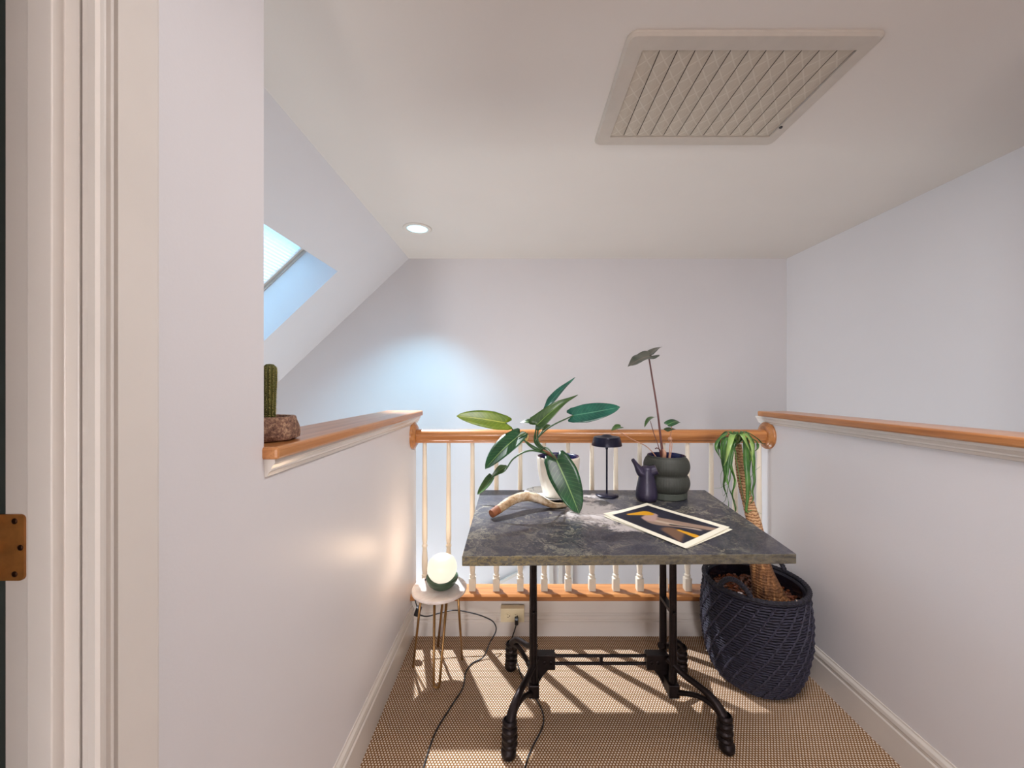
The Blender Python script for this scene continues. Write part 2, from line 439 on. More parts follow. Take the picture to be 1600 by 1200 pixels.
# sloped ceiling with the skylight opening: local frame s (down the slope), y, n (outward)
ang = math.atan(0.945)
d = Vector((-math.cos(ang), 0, -math.sin(ang))); nrm = Vector((-math.sin(ang), 0, math.cos(ang)))
SL = Matrix(((d.x, 0, nrm.x, -0.947), (0, 1, 0, 0), (d.z, 0, nrm.z, CH), (0, 0, 0, 1)))
HS0, HS1, HY0, HY1, TH = 0.444, 1.62, 1.74, 2.74, 0.285
bm = new()
box(bm, -0.15, HS0, 0.6, 3.45, 0, TH, SL); box(bm, HS1, 2.6, 0.6, 3.45, 0, TH, SL)
box(bm, HS0, HS1, 0.6, HY0, 0, TH, SL); box(bm, HS0, HS1, HY1, 3.45, 0, TH, SL)
struct('ceiling', bm, 'wall', 'sloped white ceiling with the skylight shaft')
# skylight = window_1
bm = new(); fw = 0.05
box(bm, HS0 - 0.04, HS0 + fw, HY0 - 0.04, HY1 + 0.04, TH - 0.012, TH + 0.05, SL); box(bm, HS1 - fw, HS1 + 0.04, HY0 - 0.04, HY1 + 0.04, TH - 0.012, TH + 0.05, SL)
box(bm, HS0 + fw, HS1 - fw, HY0 - 0.04, HY0 + fw - 0.02, TH - 0.012, TH + 0.05, SL); box(bm, HS0 + fw, HS1 - fw, HY1 - fw + 0.02, HY1 + 0.04, TH - 0.012, TH + 0.05, SL)
win = struct('window_1', bm, 'white_metal', 'skylight in the sloped ceiling')
bm = new(); box(bm, HS0 + 0.02, HS1 - 0.02, HY0 + 0.01, HY1 - 0.01, TH + 0.03, TH + 0.036, SL); obj('pane', bm, 'glass', win)
bm = new(); N = 96; prev = None                                   # pleated shade, pleats run across the opening
for k in range(N + 1):
    s_ = HS0 + 0.035 + (HS1 - HS0 - 0.07) * k / N; n_ = TH - 0.006 + (0.006 if k % 2 else 0)
    a, b = bm.verts.new(SL @ Vector((s_, HY0 + 0.03, n_))), bm.verts.new(SL @ Vector((s_, HY1 - 0.034, n_)))
    if prev: bm.faces.new((prev[0], prev[1], b, a))
    prev = (a, b)
obj('pleated_shade', bm, 'shade', win, norm=False)
bm = new(); box(bm, HS0 + 0.02, HS0 + 0.05, HY1 - 0.10, HY1 - 0.035, TH - 0.035, TH - 0.008, SL); obj('shade_bracket', bm, 'lamp_black', win, bevel=0.003)
bm = new(); box(bm, HS0, HS1, HY1 - 0.008, HY1 - 0.001, TH - 0.03, TH - 0.012, SL); obj('seal_strip', bm, 'vent_frame', win)
# knee wall, partitions that close the stairwell
struct('wall_left_knee', box_(-2.75, -2.6, 0.6, 3.45, -2.8, 1.0), 'wall')
struct('wall_stairwell_near', box_(-2.75, -0.618, 0.71, 0.80, -2.8, CH + 0.2), 'wall')
struct('wall_stairwell_below', box_(-0.62, 2.46, 0.31, 0.41, -2.8, -0.3), 'wall')
# left wall: full height piece by the door, then the low wall
bm = new(); box(bm, -0.618, XL, 0.49, 0.81, 0, CH); box(bm, -0.665, XL, 0.81, 2.03, -0.3, CAPB)
lw = struct('wall_left', bm, 'wall', 'white left wall, full height by the door and low beyond')
bm = new(); box(bm, -0.618, XL, -3.5, -0.37, 0, CH); box(bm, -0.618, XL, -0.37, 0.49, 2.06, CH)
struct('wall_left_rear', bm, 'wall')
# right wall: low wall and full height rear piece
bm = new(); box(bm, XR, 1.40, 0.30, 2.03, -0.3, CAPB); struct('wall_right_low', bm, 'wall', 'low white wall on the right under the oak cap')
struct('wall_right_rear', box_(XR, 1.40, -3.5, 0.30, 0, CH), 'wall')
struct('wall_right_return', box_(1.40, 2.46, 0.2, 0.30, -2.8, CH), 'wall')
# rear wall; window opening added to go with the rear fill light
bm = new(); box(bm, -0.62, -0.5, -3.6, -3.5, 0, CH); box(bm, 0.3, 1.40, -3.6, -3.5, 0, CH); box(bm, -0.5, 0.3, -3.6, -3.5, 0, 0.4); box(bm, -0.5, 0.3, -3.6, -3.5, 1.9, CH)
struct('wall_rear', bm, 'wall')
bm = new(); box(bm, -0.5, -0.45, -3.58, -3.52, 0.4, 1.9); box(bm, 0.25, 0.3, -3.58, -3.52, 0.4, 1.9); box(bm, -0.45, 0.25, -3.58, -3.52, 0.4, 0.45); box(bm, -0.45, 0.25, -3.58, -3.52, 1.85, 1.9)
wr = struct('added_rear_window', bm, 'trim'); bm = new(); box(bm, -0.45, 0.25, -3.555, -3.55, 0.45, 1.85); obj('pane', bm, 'glass', wr)
# the room beyond the door on the left
bm = new(); box(bm, -2.7, -2.6, -3.5, 0.71, 0, CH); box(bm, -2.6, -0.62, -3.6, -3.5, 0, CH); box(bm, -2.6, -0.62, 0.66, 0.71, 0, CH)
struct('wall_side_room', bm, 'greenwall'); struct('floor', box_(-2.6, -0.66, -3.5, 0.66, -0.1, 0.0), 'carpet')
struct('ceiling', box_(-2.6, -0.94, -3.5, 0.62, CH, CH + 0.1), 'greenwall')
# door jamb, stop, casing (profiles in plan, extruded up)
JH = 2.05
bm = new(); extrude_profile(bm, [(-0.532, 0.492), (-0.532, 0.470), (-0.5495, 0.470), (-0.5495, 0.457), (-0.579, 0.457), (-0.579, 0.4675), (-0.6185, 0.4675), (-0.6185, 0.492)], 'z', 0, JH)
jamb = struct('trim_1', bm, 'trim', 'cream door jamb with its stop', bevel=0.0012)
bm = new(); extrude_profile(bm, [(XL, 0.472), (-0.522, 0.4705), (-0.513, 0.4705), (-0.5105, 0.474), (-0.5115, 0.479), (-0.516, 0.482), (-0.516, 0.486), (-0.512, 0.488), (-0.512, 0.4915), (-0.517, 0.4935), (-0.517, 0.4965), (-0.5125, 0.4975), (-0.5125, 0.5515), (-0.514, 0.5535), (-0.516, 0.555), (-0.516, 0.5575), (-0.519, 0.5590), (XL, 0.5590)], 'z', 0, JH + 0.06)
struct('trim_2', bm, 'trim', 'cream moulded door casing on the left wall')
bm = new(); box(bm, -0.6185, -0.532, -0.36, 0.457, JH, JH + 0.02); box(bm, -0.6185, -0.532, -0.37, -0.35, 0, JH)
struct('trim_3', bm, 'trim')
# door swung open into the side room
bm = new(); box(bm, -1.38, -0.648, 0.500, 0.535, 0.01, 2.03)
dr = struct('door_1', bm, 'greenwall', 'dark grey-green door standing open', bevel=0.002)
# hinge
hz0, hz1 = EYE - 302 * 0.4675 / F, EYE - 199 * 0.4675 / F
hg = thing('door_hinge', 'tarnished brass butt hinge with rounded corners on the cream door jamb', 'hinge', (-0.61, 0.466, hz0))
bm = new(); r_ = 0.006; prof = [(-0.626, hz0), (-0.5925 - r_, hz0)]
for k in range(7): a = -PI / 2 + PI / 2 * k / 6; prof.append((-0.5925 - r_ + r_ * math.cos(a), hz0 + r_ + r_ * math.sin(a)))
for k in range(7): a = PI / 2 * k / 6; prof.append((-0.5925 - r_ + r_ * math.cos(a), hz1 - r_ + r_ * math.sin(a)))
prof.append((-0.626, hz1))
extrude_profile(bm, prof, 'y', 0.4650, 0.4673); obj('hinge_leaf', bm, 'hinge', hg)
for x, zf in ((-0.6035, 0.90), (-0.5965, 0.50), (-0.6035, 0.10)):
    bm = new(); c = (x, 0.4648, hz0 + (hz1 - hz0) * zf); Mx = Matrix.Translation(c) @ Matrix.Rotation(PI / 2, 4, 'X')
    lathe(bm, [(0, 0.0004), (0.0018, 0.0008), (0.0034, 0.0003), (0.0036, -0.0003)], seg=16, M=Mx); obj('screw', bm, 'screw', hg, smooth=True)
for k in range(5):
    bm = new(); lathe(bm, [(0, 0), (0.0042, 0), (0.0042, 0.0150), (0, 0.0150)], c=(-0.6300, 0.4600, hz0 + 0.0160 * k), seg=14); obj('knuckle', bm, 'hinge' if k % 2 == 0 else 'screw', hg)

# baseboards
def bb_prof(x, s, h):   # on a wall face at x, protruding by s*...
    return [(x, 0), (x + s * 0.013, 0), (x + s * 0.013, h - 0.045), (x + s * 0.009, h - 0.040), (x + s * 0.009, h - 0.032), (x + s * 0.012, h - 0.026), (x + s * 0.010, h - 0.014), (x + s * 0.004, h - 0.006), (x + s * 0.003, h), (x, h)]
bm = new(); extrude_profile(bm, bb_prof(XL, 1, 0.152), 'y', 0.56, 1.945); struct('baseboard_left', bm, 'trim', 'cream baseboard along the left low wall')
bm = new(); extrude_profile(bm, bb_prof(XR, -1, 0.145), 'y', -3.4, 1.945); struct('baseboard_right', bm, 'trim', 'cream baseboard along the right low wall')
# curb under the railing
bm = new(); box(bm, XL, XR, 1.950, 2.03, -0.02, 0.185); struct('wall_curb', bm, 'trim', 'cream curb board under the railing')
bm = new(); extrude_profile(bm, [(1.951, 0), (1.938, 0), (1.938, 0.070), (1.942, 0.074), (1.942, 0.081), (1.939, 0.086), (1.940, 0.096), (1.946, 0.104), (1.947, 0.110), (1.951, 0.110)], 'x', XL + 0.012, XR - 0.012)
struct('baseboard_curb', bm, 'trim', 'cream baseboard below the railing')
# mouldings under the caps
def bed(x, s):
    return [(x, CAPB), (x + s * 0.022, CAPB), (x + s * 0.022, CAPB - 0.008), (x + s * 0.018, CAPB - 0.012), (x + s * 0.014, CAPB - 0.020), (x + s * 0.014, CAPB - 0.024), (x + s * 0.009, CAPB - 0.028), (x + s * 0.006, CAPB - 0.036), (x, CAPB - 0.038)]
bm = new(); extrude_profile(bm, bed(XL, 1), 'y', 0.812, 2.04); struct('trim_4', bm, 'trim', 'cream bed moulding under the left oak cap')
bm = new(); extrude_profile(bm, bed(XR, -1), 'y', 0.3, 2.035); struct('trim_5', bm, 'trim', 'cream bed moulding under the right oak cap')
bm = new(); box(bm, -0.69, -0.498, 0.805, 2.05, CAPB, CAPT); o = obj('oak_cap', bm, 'oak_y', origin=(-0.6, 0.805, CAPB), bevel=0.006)
tag(o, 'varnished oak cap board on the left low wall, under the cactus', 'cap board', 'oak caps of the low walls')
bm = new(); box(bm, 1.246, 1.40, 0.3, 2.01, CAPB, CAPT); o = obj('oak_cap', bm, 'oak_y', origin=(1.3, 0.3, CAPB), bevel=0.006)
tag(o, 'varnished oak cap board on the right low wall, nothing standing on it', 'cap board', 'oak caps of the low walls')

# trims seen low on the far wall through the balusters
bm = new(); m_ = Matrix.Translation((-0.62, 3.375, -0.70)) @ Matrix.Rotation(-math.atan(0.52), 4, 'Y')
box(bm, -1.3, 0.74, -0.012, 0.012, -0.012, 0.012, m_); struct('trim_6', bm, 'trim', 'slanting stair trim low on the far wall')
bm = new()
for x in (0.28, 0.36, 0.45): box(bm, x, x + 0.035, 3.368, 3.39, -2.7, -0.1)
box(bm, 0.28, 0.485, 3.36, 3.39, -0.1, -0.04); struct('trim_7', bm, 'trim', 'upright trim boards low on the far wall')

# ------------------------------------------------------------------ railing
RY = 1.972
rail = thing('stair_railing', 'oak handrail on fifteen cream turned balusters across the stairwell edge', 'railing', (0.37, RY, 0.185))
bm = new(); extrude_profile(bm, [(1.918, 0.189), (1.922, 0.185), (2.034, 0.185), (2.038, 0.189), (2.038, 0.207), (2.030, 0.2155), (1.928, 0.2155), (1.918, 0.208)], 'x', XL + 0.001, XR - 0.001)
obj('shoe_plank', bm, 'oak_x', rail)
bm = new()
hp = [(-0.020, 0.966), (0.020, 0.966), (0.020, 0.974), (0.026, 0.980), (0.026, 0.984)]
hp += [(0.033 * math.cos(a), 1.004 + 0.028 * math.sin(a)) for a in [PI * (-0.12 + k / 12 * 1.24) for k in range(13)]]
hp += [(-0.026, 0.984), (-0.026, 0.980), (-0.020, 0.974)]
extrude_profile(bm, [(RY + a, b) for a, b in hp], 'x', XL + 0.02, XR - 0.02)
smooth_by_angle(obj('handrail', bm, 'oak_x', rail), 40)
for s, x in ((1, XL), (-1, XR)):
    bm = new(); Mx = Matrix.Translation((x, RY, 1.001)) @ Matrix.Rotation(s * PI / 2, 4, 'Y')
    lathe(bm, [(0, 0), (0.069, 0), (0.069, 0.007), (0.066, 0.011), (0.058, 0.013), (0.056, 0.017), (0.050, 0.021), (0.044, 0.0225), (0, 0.0225)], seg=48, M=Mx)
    smooth_by_angle(obj('rosette', bm, 'oak_x', rail), 50)
def baluster_bm(bx):
    bm = new(); z0 = 0.2155; h = 0.0165
    box(bm, bx - h, bx + h, RY - h, RY + h, z0, z0 + 0.062)
    prof = [(0.0165, z0 + 0.062), (0.0130, z0 + 0.068), (0.0155, z0 + 0.073), (0.0155, z0 + 0.078), (0.0115, z0 + 0.083), (0.0135, z0 + 0.10), (0.0150, z0 + 0.125), (0.0150, z0 + 0.15), (0.0125, z0 + 0.19), (0.0105, z0 + 0.215),
            (0.0140, z0 + 0.222), (0.0140, z0 + 0.228), (0.0105, z0 + 0.235), (0.0135, z0 + 0.26), (0.0130, z0 + 0.40), (0.0115, z0 + 0.60), (0.0100, 0.967)]
    lathe(bm, prof, c=(bx, RY, 0), seg=20); return bm
bx0 = -0.4705
b0 = obj('baluster', baluster_bm(bx0), 'baluster', rail); smooth_by_angle(b0, 32)
for k in range(1, 15):
    c = b0.copy(); COL.objects.link(c); c.parent = rail; c.location = b0.location + Vector((0.1216 * k, 0, 0))

# ------------------------------------------------------------------ ceiling vent with filter
VX0, VX1, VY0, VY1 = 0.352, 1.170, 1.215, 1.783
IX0, IX1, IY0, IY1 = 0.412, 1.122, 1.275, 1.722
vent = thing('ceiling_vent', 'grey framed return air grille with pleated filter in the ceiling', 'vent', ((VX0 + VX1) / 2, (VY0 + VY1) / 2, CH))
def rrect(x0, x1, y0, y1, r, n=6):
    out = []
    for cx, cy, a0 in ((x1 - r, y1 - r, 0), (x0 + r, y1 - r, PI / 2), (x0 + r, y0 + r, PI), (x1 - r, y0 + r, 1.5 * PI)):
        for k in range(n + 1): a = a0 + PI / 2 * k / n; out.append((cx + r * math.cos(a), cy + r * math.sin(a)))
    return out
bm = new()
rings = []
for (ins, r, z) in ((0, 0.03, CH), (0.0, 0.03, CH - 0.006), (0.008, 0.024, CH - 0.013), (0.030, 0.010, CH - 0.014)):
    rings.append([bm.verts.new((x, y, z)) for x, y in rrect(VX0 + ins, VX1 - ins, VY0 + ins, VY1 - ins, r)])
rings.append([bm.verts.new((x, y, CH - 0.012)) for x, y in rrect(IX0 + 0.001, IX1 - 0.001, IY0 + 0.001, IY1 - 0.001, 0.002)])
rings.append([bm.verts.new((x, y, CH - 0.0005)) for x, y in rrect(IX0 + 0.001, IX1 - 0.001, IY0 + 0.001, IY1 - 0.001, 0.002)])
for a, b in zip(rings, rings[1:]):
    for k in range(len(a)): bm.faces.new((a[k], a[(k + 1) % len(a)], b[(k + 1) % len(a)], b[k]))
smooth_by_angle(obj('frame', bm, 'vent_frame', vent), 30)
bm = new(); box(bm, IX0, IX1, IY0, IY1, CH - 0.002, CH - 0.0005); obj('backing', bm, 'dark_gap', vent)
npl = 12; pw = (IX1 - IX0 - 0.004) / npl
for k in range(npl):
    x0 = IX0 + 0.002 + pw * k
    bm = new(); uvl = bm.loops.layers.uv.new('UVMap')
    q = [(x0 + 0.0016, CH - 0.0055), (x0 + pw * 0.4, CH - 0.009), (x0 + pw * 0.6, CH - 0.009), (x0 + pw - 0.0016, CH - 0.0055)]
    V = [[bm.verts.new((x, y, z)) for x, z in q] for y in (IY0 + 0.003, IY1 - 0.003)]
    for i in range(3):
        f = bm.faces.new((V[0][i], V[0][i + 1], V[1][i + 1], V[1][i]))
        for lp, (u, v) in zip(f.loops, (((q[i][0] - IX0) / pw, 0), ((q[i + 1][0] - IX0) / pw, 0), ((q[i + 1][0] - IX0) / pw, 1), ((q[i][0] - IX0) / pw, 1))): lp[uvl].uv = (u, v)
    obj('filter_pleat', bm, 'filter', vent)
bm = new(); Mx = Matrix.Translation(P(1220, 199, F * (CH - 0.014 - EYE) / 405)) ; lathe(bm, [(0, -0.003), (0.006, -0.003), (0.007, 0.001)], seg=14, M=Mx); obj('screw_hole', bm, 'black_plastic', vent)  # dark disc standing for the screw hole in the frame

# ------------------------------------------------------------------ recessed downlight
DX, DY = -0.707, 2.743
dl = thing('recessed_downlight', 'round white recessed downlight glowing cool white in the ceiling', 'ceiling light', (DX, DY, CH))
bm = new(); lathe(bm, [(0.1, 0), (0.1, -0.004), (0.094, -0.007), (0.074, -0.007), (0.072, -0.004), (0.072, -0.0008)], c=(DX, DY, CH), seg=48); obj('trim_ring', bm, 'white_metal', dl, smooth=True)
bm = new(); lathe(bm, [(0.072, -0.0008), (0.071, -0.0035), (0.058, -0.0025), (0, -0.0025)], c=(DX, DY, CH), seg=48); obj('lens', bm, 'led', dl, smooth=True)
sp = bpy.data.lights.new('downlight_spot', 'SPOT'); sp.energy = 64; sp.spot_size = math.radians(96); sp.spot_blend = 0.75; sp.shadow_soft_size = 0.018; sp.color = (0.34, 0.74, 1.0)
so = bpy.data.objects.new('downlight_spot', sp); so.location = (DX, DY, CH - 0.03); so.rotation_euler = (math.radians(0), math.radians(4), 0); COL.objects.link(so)

# extra spot added at the downlight to throw patches and baluster shadows on the floor
sq = bpy.data.lights.new('floor_patch_spot', 'SPOT'); sq.energy = 310; sq.spot_size = math.radians(44); sq.spot_blend = 0.6; sq.shadow_soft_size = 0.012; sq.color = (0.93, 0.95, 1.0)
sq_o = bpy.data.objects.new('floor_patch_spot', sq); sq_o.location = (DX, DY, CH - 0.03)
sq_o.rotation_euler = (Vector((0.02, 1.85, 0)) - sq_o.location).to_track_quat('-Z', 'Y').to_euler(); COL.objects.link(sq_o)

# ------------------------------------------------------------------ table
TZ = 0.75
TC = [(-0.163, 1.142), (0.836, 1.158), (0.909, 1.873), (-0.176, 1.873)]
tb = thing('bistro_table', 'rectangular table with dark veined stone top on black cast iron trestle base', 'table', (0.33, 1.5, 0))
bm = new(); th = 0.031
A = [bm.verts.new((x, y, TZ)) for x, y in TC]; B = [bm.verts.new((x, y, TZ - th)) for x, y in TC]
ft = bm.faces.new(A); bm.faces.new(B[::-1])
for k in range(4): bm.faces.new((A[k], B[k], B[(k + 1) % 4], A[(k + 1) % 4])).material_index = 1
o = obj('table_top', bm, ['stone', 'stone_edge'], tb, bevel=0.003)
# columns: two at each end, one behind the other
LX = (0.0624, 0.587)
def column(x, y):
    bm = new()
    tube(bm, [Vector((x, y, 0.10)), Vector((x, y, 0.66)), Vector((x, y, 0.672)), Vector((x, y, 0.719))], [0.0135, 0.0115, 0.015, 0.014], 14)
    tube(bm, [Vector((x - 0.010, y - 0.010, 0.14)), Vector((x - 0.008, y - 0.008, 0.64))], 0.0035, 6)
    tube(bm, [Vector((x + 0.010, y - 0.010, 0.14)), Vector((x + 0.008, y - 0.008, 0.64))], 0.0035, 6)
    smooth_by_angle(obj('column', bm, 'iron', tb), 40)
for x in LX:
    for y in (1.462, 1.562): column(x, y)
    bm = new(); box(bm, x - 0.028, x + 0.028, 1.25, 1.78, 0.711, 0.719); obj('mounting_plate', bm, 'iron', tb, bevel=0.002)
    bm = new(); box(bm, x - 0.02, x + 0.02, 1.442, 1.582, 0.085, 0.135); obj('cross_tie', bm, 'iron', tb, bevel=0.004); bm = new(); box(bm, x - 0.012, x + 0.012, 1.462, 1.562, 0.395, 0.41); tube(bm, [Vector((x, 1.44, 0.403)), Vector((x, 1.585, 0.403))], 0.006, 8)
    obj('cross_tie', bm, 'iron', tb, bevel=0.004)
for s, x in ((-1, LX[0]), (1, LX[1])):
    for yy, ty in ((1.562, 1), (1.462, -1)):
        tipx = -0.030 if s < 0 else 0.722; tipy = 1.512 + ty * (0.205 if s < 0 else 0.185)
        def L(t, z, off=0): return Vector((x + (tipx - x) * t, yy + (tipy - yy) * t + off, z))
        bm = new()
        tube(bm, spline([L(-0.1, 0.215), L(0.2, 0.185), L(0.48, 0.172), L(0.72, 0.155), L(0.90, 0.118), L(0.96, 0.075), L(0.98, 0.03)], 5), [0.013, 0.011, 0.011, 0.013, 0.018, 0.022, 0.020], 12)
        tube(bm, spline([L(-0.05, 0.09), L(0.25, 0.118), L(0.5, 0.134), L(0.75, 0.130), L(0.92, 0.105)], 5), [0.010, 0.009, 0.009, 0.011, 0.012], 10)
        for zz, rr in ((0.112, 0.025), (0.088, 0.0265), (0.064, 0.0275), (0.040, 0.027)):
            lathe(bm, [(rr - 0.006, -0.010), (rr, -0.004), (rr, 0.004), (rr - 0.006, 0.010)], c=tuple(L(0.95, zz)), seg=16)
        lathe(bm, [(0, 0.0), (0.020, 0.0), (0.026, 0.008), (0.026, 0.024), (0.018, 0.034), (0, 0.036)], c=tuple(L(0.985, 0.0)), seg=18)
        smooth_by_angle(obj('leg', bm, 'iron', tb), 45)
    # bracket block at the end of the stretcher
    bx = x - s * 0.052
    bm = new(); box(bm, min(bx - s * 0.033, x), max(bx - s * 0.033, x), 1.494, 1.530, 0.155, 0.212)
    Mx = None
    prof = [(x, 0.155), (bx - s * 0.01, 0.155), (bx + s * 0.012, 0.13), (x - s * 0.012, 0.085), (x, 0.07)]
    extrude_profile(bm, prof, 'y', 1.50, 1.524)
    for q in (0.0, 0.024):
        lathe(bm, [(0.0045, 0.0), (0.008, 0.0), (0.008, 0.004), (0.0045, 0.004)], seg=14, M=Matrix.Translation((bx + s * (0.008 - q), 1.494, 0.184)) @ Matrix.Rotation(PI / 2, 4, 'X'))
    obj('stretcher_bracket', bm, 'iron', tb, bevel=0.004)
bm = new()
for z in (0.199, 0.169): tube(bm, [Vector((LX[0] + 0.06, 1.512, z)), Vector((LX[1] - 0.06, 1.512, z))], 0.0062, 10)
box(bm, 0.322, 0.334, 1.506, 1.518, 0.169, 0.199)
smooth_by_angle(obj('stretcher', bm, 'iron', tb), 40)

# ------------------------------------------------------------------ leaf builder
def leaf_bm(b, t, nrm, width, shape='oblong', bend=0.0, fold=0.15, lobes=0.0, twist=0.0, wave=0.0, n=16, m=8, curl=0.0):
    """b base, t tip, nrm rough normal; bend = sag of the midrib as a share of length; lobes = length share of back lobes"""
    b, t = Vector(b), Vector(t); Ln = (t - b).length; ax = (t - b).normalized()
    nn = Vector(nrm); nn = (nn - ax * nn.dot(ax)).normalized(); sd = ax.cross(nn).normalized()
    bm = new(); uvl = bm.loops.layers.uv.new('UVMap'); grid = []
    for i in range(n + 1):
        u = i / n
        b0, p_, q_ = dict(oblong=(0.80, 2.8, 0.75), cordate=(0.86, 1.9, 0.85), heart=(0.84, 2.6, 0.7), lance=(0.30, 2.0, 1.0), taper=(0.9, 0.9, 1.0)).get(shape, (1, 1, 1))
        e_ = min(1, u / 0.28); e_ = e_ * e_ * (3 - 2 * e_)
        wd = (b0 + (1 - b0) * e_) * max(0.0, 1 - u ** p_) ** q_
        if i == n: wd = 0.0
        if i == n and shape == 'strap': wd = 0.1
        c = b + ax * (u * Ln) + nn * (-bend * Ln * math.sin(PI * u)) + nn * (curl * Ln * u ** 3)
        a = twist * u; s2 = sd * math.cos(a) + nn * math.sin(a); n2 = nn * math.cos(a) - sd * math.sin(a)
        row = []
        for j in range(-m // 2, m // 2 + 1):
            v = j / (m / 2)
            back = lobes * Ln * (math.sin(PI * min(1.0, abs(v) * 0.88) ** 1.1)) * max(0.0, 1 - u * 3.2) ** 1.5
            if abs(v) > 0.95 and u < 0.05: back -= 0.05 * Ln * 0.5
            p = c + s2 * (v * wd * width / 2) + n2 * (fold * abs(v) ** 1.3 * wd * width / 2 + wave * width * math.sin(u * 11 + (1 if v > 0 else 2.4)) * v * v) - ax * back
            row.append(bm.verts.new(p))
        grid.append(row)
    for i in range(n):
        for j in range(m):
            f = bm.faces.new((grid[i][j], grid[i][j + 1], grid[i + 1][j + 1], grid[i + 1][j]))
            for lp, (a_, b_) in zip(f.loops, ((j, i), (j + 1, i), (j + 1, i + 1), (j, i + 1))): lp[uvl].uv = (a_ / m, b_ / n)
    return bm
def add_leaf(parent, mat, label, *a, **k):
    o = obj('leaf', leaf_bm(*a, **k), mat, parent, smooth=True, norm=False)
    sm = o.modifiers.new('thickness', 'SOLIDIFY'); sm.thickness = 0.0007; sm.offset = 0
    if label: o['label'] = label
    return o
def add_tube(name, parent, mat, pts, rad, seg=8, n=8, label=None):
    bm = new(); tube(bm, spline(pts, n), rad, seg); o = obj(name, bm, mat, parent, smooth=True)
    if label: o['label'] = label
    return o

# ------------------------------------------------------------------ saucer, white pot with the big-leaved plant
PX, PY = 0.186, 1.752
SX, SY = 0.150, 1.762
bm = new(); lathe(bm, [(0, 0.0), (0.058, 0.0), (0.066, 0.003), (0.105, 0.010), (0.117, 0.017), (0.1185, 0.019), (0.115, 0.020), (0.100, 0.0135), (0.070, 0.0075), (0, 0.0065)], c=(0, 0, 0), seg=48)
bmesh.ops.translate(bm, vec=(SX, SY, TZ + 0.0005), verts=bm.verts)
tag(obj('saucer', bm, 'saucer', origin=(SX, SY, TZ), smooth=True), 'shallow white dish with blue brush strokes under the cream plant pot', 'saucer')
pz = TZ + 0.0085
pp = thing('potted_philodendron', 'big-leaved green plant in a cream fluted pot standing on the dish', 'potted plant', (PX, PY, pz))
H = 0.178
def flute(a, r, z): return r * (1 + 0.034 * abs(math.sin(a * 9 + (0.35 if int(z / 0.03) % 2 else 0))))
bm = new(); lathe(bm, [(0, 0), (0.062, 0), (0.067, 0.004), (0.072, 0.03), (0.080, 0.06), (0.086, 0.09), (0.0905, 0.12), (0.093, 0.15), (0.094, 0.168), (0.0945, H - 0.002), (0.092, H)], c=(0, 0, 0), seg=72, rfun=flute)
bmesh.ops.translate(bm, vec=(PX, PY, pz), verts=bm.verts); smooth_by_angle(obj('pot', bm, 'cream_glaze', pp), 60)
bm = new(); lathe(bm, [(0.0925, H), (0.088, H), (0.084, H - 0.01), (0.078, 0.10), (0.074, 0.06)], c=(PX, PY, pz), seg=48); obj('pot_lining', bm, 'navy_glaze', pp, smooth=True)
bm = new(); lathe(bm, [(0, 0.151), (0.04, 0.148), (0.084, 0.142)], c=(PX, PY, pz), seg=24); obj('soil', bm, 'soil', pp, smooth=True)
hub = Vector((0.150, 1.745, 0.945))
add_tube('stem', pp, 'brown_stem', [(PX - 0.01, PY, pz + 0.145), (0.165, 1.75, 0.928), (0.140, 1.745, 0.948), (0.105, 1.742, 0.965)], [0.012, 0.011, 0.010, 0.007], label='brown papery main stem')
